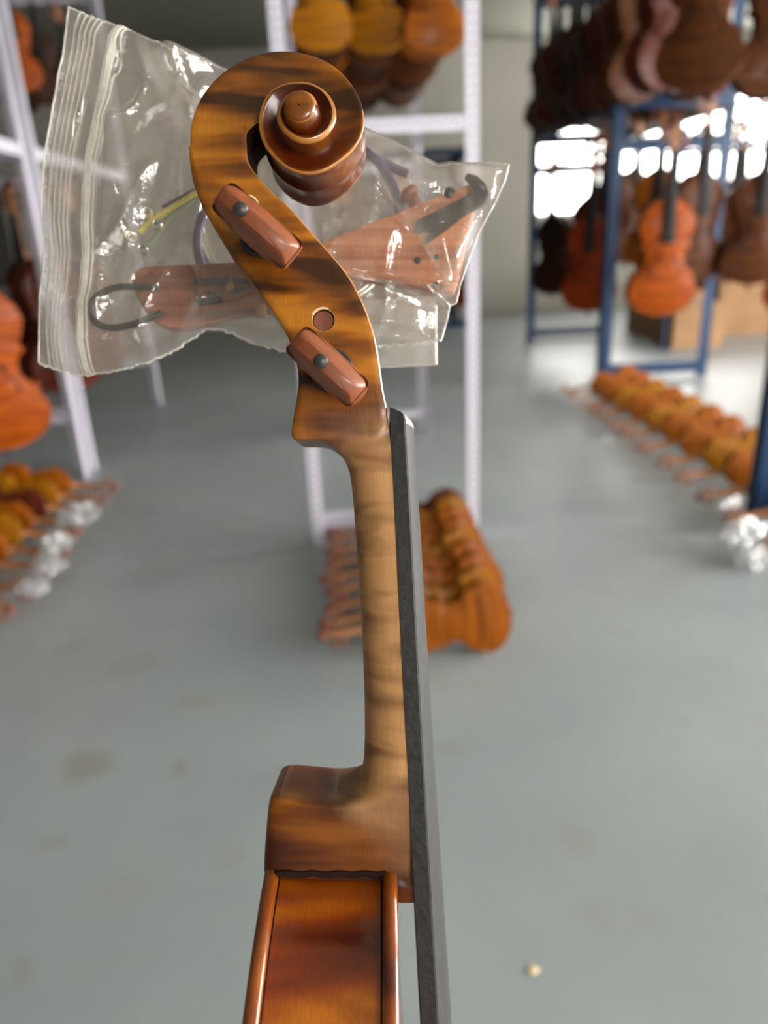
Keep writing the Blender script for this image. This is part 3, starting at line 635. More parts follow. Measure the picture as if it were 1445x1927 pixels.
def thick_varnish(o):         # darker at the heel and under the chin
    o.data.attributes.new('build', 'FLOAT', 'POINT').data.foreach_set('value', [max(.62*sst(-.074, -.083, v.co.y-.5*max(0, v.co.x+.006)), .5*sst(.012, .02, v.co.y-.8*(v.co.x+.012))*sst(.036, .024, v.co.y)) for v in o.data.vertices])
# bored peg holes of the far pegs
def bore(o, px, py, r, depth, w_):
    c = U(px, py, w_); q = MB(); q.disc_stack([(r, -depth), (r, .004)], n=40, c=c); t = q.build('bore', M['rawring'], fv); bpy.context.view_layer.update()
    md = o.modifiers.new('b', 'BOOLEAN'); md.operation = 'DIFFERENCE'; md.object = t; md.solver = 'EXACT'
    dg = bpy.context.evaluated_depsgraph_get(); me = bpy.data.meshes.new_from_object(o.evaluated_get(dg))
    o.modifiers.clear(); o.data = me
    bm = bmesh.new(); bm.from_mesh(me)
    for e in bm.edges: e.smooth = not (len(e.link_faces) == 2 and e.calc_face_angle(0) > .6)
    bm.to_mesh(me); bm.free(); bpy.data.objects.remove(t)
    q = MB(); q.disc_stack([(r-.0002, -depth+.0001), (r-.0002, -.0014), (r-.0005, -.0011), (.0002, -.0011)], n=32, c=c); q.build('peg_shaft', M['shaft'], fv, angle=30)
    q = MB(); q.disc_stack([(r-.0001, .00015), (r+.0003, .00015), (r+.0003, -.0005), (r-.0001, -.0005)], n=40, c=c)
    secs = [[c+Vector((rr*math.cos(a), rr*math.sin(a), h)) for a in np.linspace(0, 2*PI, 40, endpoint=False)] for rr, h in ((r-.0001, -.001), (r-.0001, .0001), (r+.0004, .0001), (r+.0004, -.001))]
    q = MB(); q.loft(secs, caps=False); q.build('hole_edge', M['rawring'], fv)
bore(pegbox, 608.5, 602.5, .0032, .0042, .0119)
bore(pegbox, 466, 388, .0028, .0042, .0104)
thick_varnish(pegbox)

# scroll: spiral traced turn by turn, each (photo x, y, height above the middle plane)
SP = [(355, 274, 9.5), (358, 240, 9.4), (362, 218, 9.3), (376, 185, 9.2), (398, 155, 9.0), (423, 133, 8.9), (451, 116, 8.8), (478, 103.5, 8.7), (506, 97, 8.6), (534, 95, 8.6), (561.5, 98, 8.7), (589, 105, 8.8),
      (617, 116, 9.0), (644.5, 138, 9.2), (667, 166, 9.4), (679, 191, 9.6), (685, 213, 9.8), (686, 238, 10.0), (679, 260, 10.2), (667, 279, 10.4), (644.5, 299, 10.6), (617, 318, 10.8), (589, 328, 11.0), (561, 326, 11.1), (534, 312.5, 11.3), (512, 293, 11.5),
      (495, 271, 11.8), (484, 249, 12.1), (478, 227, 12.4), (480, 205, 12.8), (489.5, 185, 13.1), (506, 169, 13.4), (534, 155, 13.8), (559, 151, 14.1), (584, 153, 14.5), (606, 163, 14.8), (622, 180, 15.1), (631.5, 202, 15.4), (632, 221, 15.7), (625, 240.5, 16.1),
      (608.5, 257, 16.5), (584, 267, 16.9), (561.5, 265.5, 17.3), (539, 252, 17.7), (524, 235, 18.0), (519, 213, 18.3), (525.5, 193.5, 18.6), (537, 178, 18.9), (552, 169, 19.1), (572, 167, 19.3), (590, 178, 19.5), (597, 196, 19.6)]
EYE = U(562.8, 197.6, .021)
ang, rad, hgt = [], [], []
for (px, py, z) in SP:
    p = U(px, py, z/1000)-EYE; a = math.atan2(p.y, p.x)
    a = -a                                     # clockwise positive
    while ang and a < ang[-1]: a += 2*PI
    ang.append(a); rad.append(math.hypot(p.x, p.y)); hgt.append(z/1000)
A0, A1 = ang[0], ang[-1]
NS = 340; TH = np.linspace(A0, A1, NS)
RR = np.interp(TH, ang, rad); HH = np.interp(TH, ang, hgt)
ker = np.ones(9)/9
RR = np.convolve(np.pad(RR, 4, mode='edge'), ker, 'valid'); RR = np.convolve(np.pad(RR, 4, mode='edge'), ker, 'valid')
RR[1:] = np.minimum.accumulate(RR)[1:]
def Rf(t): return float(np.interp(t, TH, RR))
def Hf(t): return float(np.interp(t, TH, HH))
RIN0 = (U(462, 235, .0095)-EYE).xy.length
def inner(t):
    k = (t-A0)/.42
    if k < 1:
        k = max(0, k); k = k*k*(3-2*k); return RIN0*(1-k)+(Rf(t+2*PI)-.0002)*k
    return Rf(t+2*PI)-.0002 if t+2*PI <= A1 else max(.0032, Rf(A1)-.0012-(t+2*PI-A1)*.0004)
q = MB()
BLD = []
for sg in (1, -1):
    secs = []; bld = []
    for t in TH:
        R, Hh = Rf(t), Hf(t); ri = min(inner(t), R-.0012)
        base = 0.0 if t < A0+2*PI else Hf(t-2*PI)-.0022
        depth = (Hh-base); fl = .0012 if t < A0+2*PI else 0.0
        def pt(r, z): return EYE.xy.to_3d()+Vector((r*math.cos(t), -r*math.sin(t), sg*z))
        wdt = R-ri; dip = min(.0022, .0004+.0016*(t-A0)/(2*PI))
        sec = [pt(R, base) if base == 0 else pt(R+.0001, base)]
        for f_, o_ in ((.18, .55), (.42, 1.0), (.68, .75), (.86, .2)): sec.append(pt(R-fl*o_, base+depth*f_))
        RIM = 0.0005+.00045*max(0, min(1, (t-A0-PI*1.2)/(PI*1.6)))
        sec += [pt(R-.00005, Hh-RIM), pt(R-RIM*.35, Hh-RIM*.3), pt(R-RIM*1.1, Hh)]
        sec += [pt(R-RIM*1.1-(wdt-RIM*1.1)*f_, Hh-dip*g_) for f_, g_ in ((.12, .15), (.35, .55), (.65, .85), (.88, 1.0), (1.0, 1.0))]
        gk = max(0, 1-(t-A0)/.42)
        sec.append(pt(ri, (Hh-dip)*(1-gk**.3)))
        bv = min(1, max(0, ((t-A0)/(2*PI)-.42)/.2))
        low = max(0, min(1, .35+1.6*math.sin(t-PI)*0+.9*bv))
        wall = min(1, max(0, ((t-A0)/(2*PI)-.28)/.2))
        bld += [wall*.75]*5+[0, 0, 0]+[bv*.8, bv*.95, bv, bv, bv, 1.0]
        secs.append(sec)
    n = len(secs[0]); o = len(q.v); BLD += bld
    for s_ in secs: q.v += [tuple(p) for p in s_]
    for i in range(NS-1):
        t = TH[i]-A0
        for j in range(n-1):
            mi = 1 if j in (5, 6) and t > PI*.95 else 0
            if j == n-2 and t < .42: mi = 2  # scroll side of the throat, its shade painted dark
            q.f.append([o+i*n+j, o+i*n+j+1, o+(i+1)*n+j+1, o+(i+1)*n+j]); q.m.append(mi)
# the eyes in the middle, standing on a core drum
for sg in (1, -1):
    e = EYE.xy.to_3d()
    prof = [(.0056, .010), (.0050, .0175), (.0044, .0190), (.0041, .0200), (.0040, .0205), (.0034, .0211), (.0020, .0212), (.0002, .0212)]
    secs = [[e+Vector((r*math.cos(a), r*math.sin(a), sg*z)) for a in np.linspace(0, 2*PI, 40, endpoint=False)] for r, z in prof]
    o = len(q.v); BLD += [1.0]*80+[.7]*40+[.45]*200
    for s_ in secs: q.v += [tuple(p) for p in s_]
    for i in range(len(secs)-1):
        for j in range(40):
            q.f.append([o+i*40+j, o+i*40+(j+1) % 40, o+(i+1)*40+(j+1) % 40, o+(i+1)*40+j]); q.m.append(1 if i == 3 else 0)
sc_ = q.build('scroll', [M['varnish'], M['worn_lit'], M['joint_shade']], fv, angle=50)
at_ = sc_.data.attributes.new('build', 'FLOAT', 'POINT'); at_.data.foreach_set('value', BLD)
# neck and heel: the rest of the same loft
q = MB(); q.loft(secs_neck)
# over-stand: foot of the neck between the top plate and the fingerboard
fo = []
for (px0, px1, py, w_) in ((735, 781.5, 1632, .0125), (742, 782, 1658, .0141), (743, 783, 1693, .0143), (746, 783, 1699, .0138)):
    a, b = U(px0, py, w_), U(px1, py, w_); c = .0008
    fo.append([Vector((a.x, a.y, w_-c)), Vector((a.x+c, a.y, w_)), Vector((b.x, b.y, w_)), Vector((b.x, b.y, -w_)), Vector((a.x+c, a.y, -w_)), Vector((a.x, a.y, -w_+c))])
q.loft(fo)
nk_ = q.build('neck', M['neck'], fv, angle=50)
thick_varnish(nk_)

# fingerboard and nut
def fb_sec(y, grow=0.0, lift=0.0):
    t = (0.031-y)/0.270; w_ = .0121+.0088*t
    xl = float(np.interp(-y, (-.029, -.009, .048, .136, .24), (.0014, .0026, .0053, .0100, .0156))); side = .0040+.0006*t; rise = .0028+.0026*t
    pts = [(xl+lift, w_-.0002), (xl+side-.0003, w_+grow), (xl+side+.0002, w_-.0003+grow)]
    for k in range(1, 12):
        c = math.cos(PI*k/12); c = 1-2*k/12
        pts.append((xl+side+rise*(1-c*c)**.9+grow*.5, (w_-.0003)*c))
    pts += [(xl+side+.0002, -w_+.0003), (xl+side-.0003, -w_), (xl, -w_+.0002)]
    return [Vector((x, y, z)) for x, z in pts]
q = MB(); ys = [.0242, .02, 0, -.03, -.06, -.09, -.12, -.16, -.2, -.2395, -.240]
mis = [0]+[0]+[1]*12+[0]*4
q.loft([fb_sec(y) for y in ys], mis=mis[:len(fb_sec(0))])
q.build('fingerboard', [M['ebony'], M['ebony_lit']], fv, angle=20)
q = MB(); base = fb_sec(.0288)
secs = []
for y, f_, sh in ((.0244, 1.0, .0), (.0263, 1.0, 0), (.0276, .93, 0), (.0284, .78, 0), (.0287, .55, 0)):
    b0 = fb_sec(.0255); x0 = min(p.x for p in b0)
    secs.append([Vector((x0+(p.x-x0)*f_*1.02, y-.002*(p.x-x0)/.007, p.z)) for p in b0])
q.loft(secs, mis=[0, 0]+[1]*12+[0]*4); q.build('nut', [M['ebony'], M['bone']], fv, angle=30)

# body: outline (half width over distance from the top), ribs, plates with rounded edges
YT = -.0985
FO = [(0, 0), (.0002, .008), (.001, .0125), (.003, .018), (.0065, .025), (.0115, .0335), (.018, .0425), (.027, .0525), (.038, .0625), (.052, .0725), (.068, .080), (.085, .0825)] + [p for p in OUT if p[0] > .1]
fo_ = smooth_poly(FO, 5); half = [(float(max(0, p[1])), YT-float(p[0])) for p in fo_]
loop = [(z, y) for z, y in half] + [(-z, y) for z, y in half[::-1][1:-1]]
def offset(lp, o):
    n = len(lp); out = []
    for i in range(n):
        a, b = lp[i-1], lp[(i+1) % n]; tx, ty = b[0]-a[0], b[1]-a[1]; l_ = math.hypot(tx, ty) or 1
        out.append((lp[i][0]-ty/l_*o, lp[i][1]+tx/l_*o))
    return out
XB0, XB1, PT = -.0325, .0036, .0040
def ring(o, x): return [Vector((x, y, z)) for z, y in offset(loop, o)]
sgn = 1 if offset(loop, .001)[30][0] > loop[30][0] else -1
q = MB(); q.loft([ring(0, XB0+PT-.0003), ring(0, XB1-PT+.0003)], caps=False)
q.build('ribs', M['rib'], fv, angle=60)
yc = YT-.177
for nm, x0, x1, H_, sd in (('back_plate', XB0, XB0+PT, .012, -1), ('top_plate', XB1-PT, XB1, .012, 1)):
    q = MB(); secs = []; xm = (x0+x1)/2; rr = PT/2
    secs.append(ring(-.004*sgn, xm-sd*rr))
    for a in np.linspace(-PI/2, PI/2, 11): secs.append(ring(sgn*(.0026-rr*.8+rr*.8*math.cos(a)), xm+sd*rr*math.sin(a)))
    for s_ in (.97, .94, .88, .75, .6, .4, .2, .02):
        secs.append([Vector((xm+sd*(rr-.0006*(1 if s_ > .9 else 0)+H_*(1-s_*s_)**2.5), yc+(y-yc)*s_, z*s_)) for z, y in loop])
    q.loft(secs)
    q.build(nm, M['plate'] if nm == 'back_plate' else M['plate'], fv, angle=50)
q = MB(); q.tube([Vector((x, YT+.0006+.0002*math.sin(x*900), .0138)) for x in np.linspace(XB0+.003, XB1-.003, 20)], .0010, 8)
q.tube([Vector((XB0+PT+.0002, y, z)) for z, y in half[6:60]], .0002, 6); q.tube([Vector((XB1-PT-.0002, y, z)) for z, y in half[6:60]], .0002, 6)
q.build('glue_seam', M['joint_shade'], fv)
q = MB(); q.disc_stack([(.0003, YT-.3545), (.0035, YT-.3545), (.0035, YT-.360), (.0065, YT-.363), (.0055, YT-.369), (.001, YT-.371)], axis='y', c=(-.0145, 0, 0)); q.build('end_button', M['rose'], fv)

# pegs on the near cheek: black collar, rosewood thumb-turn, black dot
def peg(ring_px, pip_px, end_a, end_b, zc, zt):
    base = U(*ring_px, zc); top = U(*pip_px, zt)
    ea, eb = U(*end_a, zt-.003), U(*end_b, zt-.003)
    ax = (top-base).normalized(); uu = (eb-ea); uu = (uu-ax*uu.dot(ax)).normalized(); vv = ax.cross(uu)
    hl = (eb-ea).length/2; ctr_off = ((ea+eb)/2-top).dot(uu)
    h = (top-base).length
    root = MB(); secs = []
    prof = [(.0, .0044, .0044, 2), (.002, .0044, .0044, 2), (.0035, .0034, .0034, 2), (.006, .0034, .0032, 2), (.0075, .0056, .0036, 2.1), (.0095, .0090, .0042, 2.6), (.0120, .0116, .0047, 3.4), (.015, hl-.0006, .0046, 6), (h-.0060, hl, .0044, 9), (h-.0055, hl, .0042, 9), (h-.0014, hl-.0005, .0026, 9), (h-.0009, hl-.0008, .0023, 9), (h-.0004, hl-.0012, .0018, 8), (h-.0001, hl-.0018, .0015, 6), (h, hl-.006, .0004, 3)]
    for t, a, b, n_ in prof:
        off = ctr_off*min(1, max(0, (t-.006)/.010))
        sec = []
        for th in np.linspace(0, 2*PI, 40, endpoint=False):
            c_, s_ = math.cos(th), math.sin(th)
            x = a*math.copysign(abs(c_)**(2/n_), c_); y = b*math.copysign(abs(s_)**(2/n_), s_)
            hh = t-.0022*(abs(x)/hl)**2.4*(1 if t > h-.006 else 0)
            sec.append(base+ax*hh+uu*(x+off)+vv*y)
        secs.append(sec)
    root.loft(secs); p = root.build('peg', M['peg'], fv, angle=32)
    def rings(prof, name, m, c):
        q = MB(); q.loft([[c+ax*t+uu*r*math.cos(a)+vv*r*math.sin(a) for a in np.linspace(0, 2*PI, 36, endpoint=False)] for r, t in prof]); q.build(name, m, p, angle=35)
    rings([(.0060, -.001), (.0060, .0010), (.0056, .0014), (.0050, .0014), (.0048, .0009), (.0046, .0009), (.0045, .0016), (.0040, .0016)], 'peg_collar', M['collar'], base)
    rings([(.0018, -.002), (.0018, .0002), (.0015, .0010), (.0009, .0014), (.0001, .0015)], 'peg_dot', M['pip'], top)
peg((493, 446), (453, 394), (405, 364), (543, 483), .0108, .0360)
peg((625, 698), (604, 680), (551, 632), (674, 744), .0123, .0350)

# ------------------------------------------------------------------ clear zip bag behind the scroll and what is in it
BM = VM
ZF, ZB = -.030, -.050
def edge(pts):
    P = np.array(pts, float); d = np.r_[0, np.cumsum(np.hypot(*np.diff(P, axis=0).T))]; d /= d[-1]
    return lambda t: np.array([np.interp(t, d, P[:, 0]), np.interp(t, d, P[:, 1])])
eT = edge([(130, 15), (180, 36), (235, 54), (290, 78), (330, 95), (380, 113), (420, 131), (520, 168), (610, 208), (690, 245), (740, 266), (775, 285), (800, 300), (822, 312), (845, 309), (900, 307), (957, 312)])
eB = edge([(73, 682), (110, 698), (150, 707), (200, 702), (240, 692), (280, 682), (330, 660), (360, 640), (385, 622), (410, 619), (440, 628), (480, 646), (530, 660), (600, 664), (660, 660), (720, 652), (790, 645), (830, 641)])
eL = edge([(130, 15), (121, 90), (110, 150), (97, 220), (85, 290), (79, 370), (78, 410), (84, 470), (80, 520), (75, 560), (74, 620), (73, 682)])
eR = edge([(957, 312), (948, 345), (938, 368), (924, 396), (905, 430), (885, 480), (868, 530), (858, 572), (846, 578), (842, 600), (830, 641)])
cT, cTR, cBL, cBR = eT(0), eT(1), eB(0), eB(1)
def coons(u, v):
    return (1-v)*eT(u)+v*eB(u)+(1-u)*eL(v)+u*eR(v)-((1-u)*(1-v)*cT+u*(1-v)*cTR+(1-u)*v*cBL+u*v*cBR)
CRE = [((610, 235), (850, 560), 10, .0022), ((690, 250), (900, 400), 9, -.0018), ((640, 520), (850, 575), 9, .0024), ((560, 470), (840, 560), 14, -.0020), ((700, 660), (845, 580), 12, .0022), ((690, 380), (830, 530), 8, .0016),
       ((250, 60), (330, 240), 12, .0020), ((300, 80), (380, 230), 16, -.0026), ((400, 130), (340, 220), 14, .0026), ((230, 240), (200, 620), 9, .0014), ((150, 200), (120, 330), 10, .0022), ((180, 330), (150, 420), 8, -.0014),
       ((300, 640), (520, 560), 13, .0020), ((420, 610), (600, 640), 9, -.0020), ((760, 310), (940, 330), 9, .0016), ((860, 560), (920, 380), 9, -.002), ((200, 160), (260, 500), 22, .002), ((330, 300), (250, 560), 20, -.0016), ((880, 315), (925, 390), 8, .002)]
def wrinkle(px, py, back):
    p = Vector((px*.011, py*.011, 3.7 if back else 0)); z = .0026*noise.noise(p*.6)+.0015*noise.noise(p*1.5)
    r = 1-abs(noise.noise(Vector((px*.009+py*.004, py*.007-px*.003, 9.1 if back else 5.2)))*2); z += .0022*max(0, r)**3
    for (a, b, wd, amp) in CRE:
        ax, ay, bx, by = *a, *b; dx, dy = bx-ax, by-ay; l2 = dx*dx+dy*dy; t = ((px-ax)*dx+(py-ay)*dy)/l2; tc = min(1, max(0, t))
        d = math.hypot(px-ax-tc*dx, py-ay-tc*dy)/wd
        if d < 3: z += amp*(-.6 if back else 1)*math.exp(-d)*(math.sin(PI*min(1, max(0, .15+.7*t))))
    return z
FAC = []
WINC = CAMM.inverted() @ Vector((1.55, Y0, 1.85))        # the crumples that catch the added window behind the viewer
for (px, py, rx, ry, rot, g) in [(372, 132, 46, 66, -.5, 1.0), (402, 205, 24, 40, -.3, 1.0), (880, 470, 7, 60, .45, 1.0), (830, 560, 22, 8, .4, 1.0), (350, 140, 9, 52, -.3, 1.0), (322, 122, 7, 40, -.35, 1.0), (243, 110, 6, 50, .2, 1.0), (775, 572, 46, 12, .25, 1.0), (812, 604, 22, 26, .2, 1.0), (700, 537, 50, 5, .12, 1.0), (760, 642, 34, 8, 0, 1.0),
                                 (162, 240, 7, 44, .35, 1.0), (652, 330, 24, 18, .3, 1.0), (846, 495, 5, 34, -.3, 1.0), (418, 412, 7, 24, .3, 1.0), (560, 550, 40, 6, .1, 1.0), (936, 352, 5, 30, .25, 1.0)]:
    P_ = U(px, py, -.034)-Vector((0, 0, D0)); hh = (-P_).normalized()+(WINC-P_).normalized()
    FAC.append((px, py, rx, ry, rot, g*-hh.x/hh.z, g*-hh.y/hh.z))
def facet(px, py, z, k, edge_k):
    s_ = (D0+.034)/F
    for (cx_, cy_, rx, ry, rot, gx, gy) in FAC:
        dx, dy = px-cx_, py-cy_
        if abs(dx) > 150 or abs(dy) > 150: continue
        a, b_ = dx*math.cos(rot)+dy*math.sin(rot), -dx*math.sin(rot)+dy*math.cos(rot)
        d2 = (a/rx)**2+(b_/ry)**2
        if d2 < 5:
            m = (max(k, edge_k) if rx > 20 else k)*math.exp(-d2**3*.5); z = z*(1-m)+m*(-.034+(gx*dx-gy*dy)*s_)
    return z
def bag_pt(u, v, back=False, off=0.0):
    px, py = coons(u, v)
    er = min(1, (1-u)/.13); env = min(1, u/.16)*er*min(1, v/.07)*min(1, (1-v)/.09); env = env**.6
    mid = (ZF+ZB)/2; gap = (ZF-ZB)/2
    z = mid+(ZF-ZB)/2*(1-er**.6)+(-1 if back else 1)*gap*max(.02, env)+wrinkle(px, py, back)*(.35+.65*env)*min(1, .25+max(0, u-.1)*9)*(1-.3*min(1, max(0, (px-600)/60))*min(1, max(0, (560-py)/40)))
    if not back: z = facet(px, py, z, min(1, max(0, v/.09-.15))*min(1, max(0, (1-v)/.06-.15))*min(1, u/.05), min(1, v/.02)*min(1, (1-v)/.02))
    z = max(z, -.062) if back else min(z, -.0225)
    ds = mid+(ZF-ZB)/2*(1-er**.6)                      # laid out at the bag's own middle depth
    p = U(px, py, ds); p.z = z+off; return p
bag = empty('zip_bag', BM, label='clear crumpled zip bag of violin fittings hanging behind the scroll', cat='plastic bag')
NU, NV = 190, 130
for nm, bk in (('front_sheet', False), ('back_sheet', True)):
    q = MB(); vs = [bag_pt(i/NU, j/NV, bk) for i in range(NU+1) for j in range(NV+1)]
    q.add(vs, [(i*(NV+1)+j, i*(NV+1)+j+1, (i+1)*(NV+1)+j+1, (i+1)*(NV+1)+j) for i in range(NU) for j in range(NV)])
    q.build(nm, M['filmback' if bk else 'film'], bag, angle=180)
def ribbon(name, fu, hw_, m, n=90, th=.0003):
    """narrow raised strip that follows the front sheet from top to bottom edge"""
    q = MB(); secs = []
    for j in range(n+1):
        v = j/n; u = fu(v); a, b = bag_pt(u-hw_, v, off=.0002), bag_pt(u+hw_, v, off=.0002); k = Vector((0, 0, th))
        secs.append([a, b, b+k, a+k])
    q.loft(secs); return q.build(name, m, bag, angle=30)
ribbon('zip_strip', lambda v: .128+.004*math.sin(v*3), .0055, M['zip'], th=.0012)
ribbon('zip_track', lambda v: .116+.004*math.sin(v*3), .0013, M['seam'], th=.0006)
ribbon('zip_track', lambda v: .141+.004*math.sin(v*3), .0016, M['seam'], th=.0006)
for u_ in (.030, .045, .058, .071, .084): ribbon('grip_rib', lambda v, u_=u_: u_+.003*math.sin(v*5+u_*90)*v, .0010, M['seam'], th=.0004)
def hem(name, fn, n, r, wob):
    q = MB(); q.tube([fn(i/n)+Vector((random.uniform(-wob, wob), random.uniform(-wob, wob), random.uniform(-wob, wob))) for i in range(n+1)], r, 6); return q.build(name, M['seam'], bag)
hem('side_seam', lambda t: bag_pt(t, 0, off=-.0001), 150, .00032, .0003); hem('side_seam', lambda t: bag_pt(t, 1, off=-.0001), 150, .0004, .0004)
hem('mouth_edge', lambda t: bag_pt(0, t), 60, .00035, .0001); hem('bottom_fold', lambda t: bag_pt(1, t), 60, .00022, .0001)

ZC = -.0405
def slab(q, pts, z0, z1, c=.0008, mi=0):
    """outline traced at its own depth, chamfered slab between z0 (near) and z1 (far)"""
    n = len(pts); zm = (z0+z1)/2; P = [U(a, b, zm) for a, b in pts]; ctr = sum(P, Vector())/n
    def rg(ins, z): return [Vector((p.x+(ctr.x-p.x)*ins, p.y+(ctr.y-p.y)*ins, z)) for p in P]
    L_ = max((p-ctr).length for p in P); i_ = c/L_
    q.loft([rg(i_*1.5, z1), rg(0, z1+c), rg(0, z0-c), rg(i_*.5, z0-c*.35), rg(i_*1.5, z0)], mi=mi)
def fit(name, label, cat, group=None): return empty(name, BM @ Matrix.Translation((0, 0, 0)), label=label, cat=cat, group=group)
# tailpiece seen from its hollow back, with the tail loop and the fine tuners
tp = fit('tailpiece', 'rosewood tailpiece with a black nylon loop lying in the clear bag, lower left', 'tailpiece')
ol = smooth_poly([(253, 535), (258, 517), (272, 507), (300, 505), (380, 501), (450, 497), (520, 493), (575, 500), (580, 540), (572, 585), (520, 588), (450, 598), (400, 611), (360, 619), (330, 622), (305, 615), (285, 598), (262, 562), (253, 535)], 4)[:-1]
q = MB(); slab(q, ol, -.0390, -.0445); q.build('plate', M['rosetail'], tp, angle=40)
q = MB(); slab(q, [(366, 526), (366, 574), (420, 571), (500, 563), (545, 556), (545, 520), (480, 519), (420, 521)], -.0386, -.0398, .0002); q.build('recess', M['rosedark'], tp, angle=30)
for (a, b, wd) in (((368, 531), (432, 528), .0013), ((372, 568), (418, 563), .0014), ((440, 527), (492, 532), .0013), ((395, 552), (404, 554), .0012), ((440, 548), (470, 540), .0010)):
    q = MB(); q.tube([U(*a, -.0385), U((a[0]+b[0])/2, (a[1]+b[1])/2, -.0380), U(*b, -.0385)], wd, 8); q.build('fine_tuner', M['black'], tp)
q = MB(); slab(q, [(424, 523), (438, 522), (440, 546), (426, 547)], -.0378, -.0392, .0002); q.build('tuner_block', M['tape'], tp)
q = MB(); slab(q, [(480, 576), (499, 573), (501, 597), (482, 599)], -.0375, -.0392, .0003); q.build('saddle_piece', M['tape'], tp)
lp = smooth_poly([(300, 543), (270, 540), (230, 540), (203, 546), (180, 560), (170, 577), (172, 597), (188, 612), (212, 617), (240, 613), (270, 603), (305, 588)], 6)
q = MB(); q.tube([U(a, b, -.0375) for a, b in lp], .0012, 10); q.build('tail_loop', M['gut'], tp)
# chin rest with a black clamp
cr = fit('chin_rest', 'rosewood chin rest with black cork feet in the clear bag, right end', 'chin rest')
ol = smooth_poly([(560, 492), (585, 472), (620, 456), (680, 430), (740, 408), (770, 394), (830, 372), (880, 353), (897, 352), (905, 362), (893, 400), (880, 450), (868, 505), (858, 545), (845, 556), (800, 548), (740, 538), (680, 528), (630, 520), (580, 512), (560, 492)], 4)[:-1]
q = MB(); slab(q, ol, -.0400, -.0465, .0016); q.build('cup', M['rose'], cr, angle=45)
q = MB(); slab(q, smooth_poly([(783, 418), (800, 410), (850, 386), (893, 361), (912, 360), (922, 368), (915, 382), (880, 402), (840, 432), (812, 452), (802, 458), (803, 448), (815, 440), (800, 436), (785, 440), (780, 428), (783, 418)], 3)[:-1], -.0372, -.0412, .0006); q.build('cork_foot', M['cork'], cr, angle=45)
q = MB(); q.tube([U(878, 332, -.039), U(892, 342, -.0385), U(905, 355, -.0385), U(915, 366, -.039)], [.0012, .0021, .0023, .0012], 10); q.build('clamp_barrel', M['black'], cr)
for (a, b) in (((786, 490), .0012), ((822, 484), .0009), ((820, 537), .0011), ((845, 362), .0018)):
    q = MB(); q.disc_stack([(b, -.041), (b, -.0393), (b*.6, -.0389), (.0001, -.0388)], n=12, c=U(*a, 0).xy.to_3d()*((D0+.0395)/D0)); q.build('bolt_head', M['black'], cr)
# end pin
ep = fit('end_pin', 'small dark brown turned end pin in the clear bag, above the chin rest', 'end pin')
c0, c1 = U(764, 356, -.043), U(785, 388, -.043); d_ = (c1-c0).normalized(); q = MB()
q.tube([c0, c0+d_*.0005, c0+d_*.002, c0+d_*.0035, c0+d_*.0042, c0+d_*.0055, c0+d_*.0075], [.0016, .0030, .0038, .0034, .0022, .0024, .0014], 16); q.build('knob', M['shaft'], ep)
q = MB(); q.tube([c0+d_*.0072, c0+d_*.010], .0018, 10); q.build('stem', M['brass'], ep)
# strings: coil, coloured silk, ball end
def string(label, coil, silk, silk_m, ball, ball_m, r=.0006, silk_r=.0011, zoff=0.0, coil_m=None, extra=None):
    s_ = fit('violin_string', label, 'violin string', 'coiled violin strings in the clear bag'); z = -.0475+zoff
    q = MB(); q.tube([U(a, b, z) for a, b in coil], r, 8); q.build('winding', coil_m or M['steel'], s_)
    q = MB(); q.tube([U(a, b, -.0365+zoff*.3) for a, b in silk], silk_r, 8); q.build('silk_end', silk_m, s_)
    if ball:
        c = U(*ball, -.0355); e = MB()
        e.loft([[c+Vector((rr*math.cos(a), rr*math.sin(a), h)) for a in np.linspace(0, 2*PI, 20, endpoint=False)] for rr, h in ((.0011, -.001), (.0016, -.0013), (.0019, -.0006), (.0019, .0006), (.0016, .0013), (.0011, .001), (.0010, 0))], caps=False)
        e.build('ball_end', ball_m, s_)
    if extra:
        q = MB(); q.tube([U(a, b, z+.002) for a, b in extra], .0017, 8); q.build('silk_tail', M['purple'], s_)
def coil(cx_, cy_, rx, ry, a0, a1, n=60, rot=0): return [(cx_+rx*math.cos(a)*math.cos(rot)-ry*math.sin(a)*math.sin(rot), cy_+rx*math.cos(a)*math.sin(rot)+ry*math.sin(a)*math.cos(rot)) for a in np.linspace(a0, a1, n)]
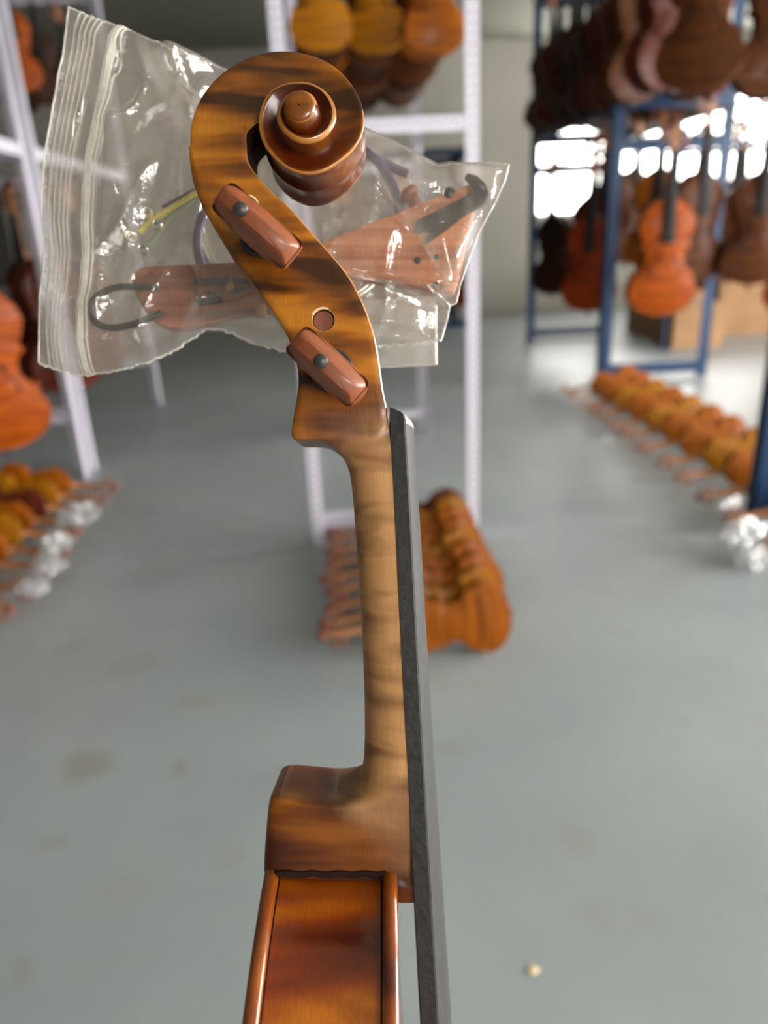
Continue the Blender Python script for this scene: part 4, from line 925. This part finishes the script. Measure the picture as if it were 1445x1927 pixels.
string('coiled violin string ending in thick yellow silk, in the clear bag', coil(566, 415, 193, 172, -.2, 6.0), smooth_poly([(420, 335), (366, 366), (330, 388), (290, 413), (263, 437)], 4), M['yellow'], (247, 444), M['brass'], silk_r=.00115, extra=smooth_poly([(395, 385), (379, 412), (372, 445), (373, 475), (380, 505)], 4))
string('coiled violin string ending in grey-green silk, in the clear bag', coil(568, 412, 188, 166, .4, 6.4), smooth_poly([(420, 345), (360, 376), (325, 402), (297, 440), (282, 460)], 4), M['green'], (270, 470), M['steel'], silk_r=.0009, zoff=-.0015, extra=smooth_poly([(686, 284), (712, 305), (735, 338), (748, 372), (757, 405)], 4))
string('coiled violin string with a thin purple end, in the clear bag', coil(562, 418, 186, 174, .8, 6.9), smooth_poly([(400, 345), (366, 358), (335, 374), (305, 390)], 4), M['purple'], (277, 401), M['brass'], silk_r=.0006, zoff=-.003, extra=smooth_poly([(686, 286), (715, 302), (745, 318), (768, 327)], 4))
string('coiled plain steel violin string with a round ball end, in the clear bag', coil(570, 410, 191, 178, 1.6, 7.6), smooth_poly([(400, 352), (350, 388), (320, 410), (304, 420)], 4), M['steel'], (297, 424), M['steel'], r=.0003, silk_r=.0004, zoff=-.0045, extra=smooth_poly([(796, 445), (782, 450), (790, 462), (802, 474)], 4))
# flat clear sleeve hanging below the bag
sl = empty('plastic_sleeve', BM, label='small flat clear plastic sleeve showing below the zip bag', cat='plastic sleeve')
q = MB(); secs = []
for i in range(13):
    t = i/12; px = 640+t*180; secs.append([U(px, 560+4*math.sin(t*5), -.057), U(px+.5, 692-6*t+2*math.sin(t*9), -.0575+.0006*math.sin(t*7)), U(px+.5, 692-6*t+2*math.sin(t*9), -.0580+.0006*math.sin(t*7)), U(px, 560+4*math.sin(t*5), -.0585)])
q.loft(secs); q.build('sheet', M['sleeve'], sl, angle=30)
q = MB(); q.tube([U(819, 575, -.0578), U(819.5, 640, -.0578), U(820, 686, -.0578)], .0005, 6); q.tube([U(640, 692, -.0578), U(730, 690, -.0578), U(820, 686, -.0578)], .0003, 6); q.build('welded_edge', M['seam'], sl)
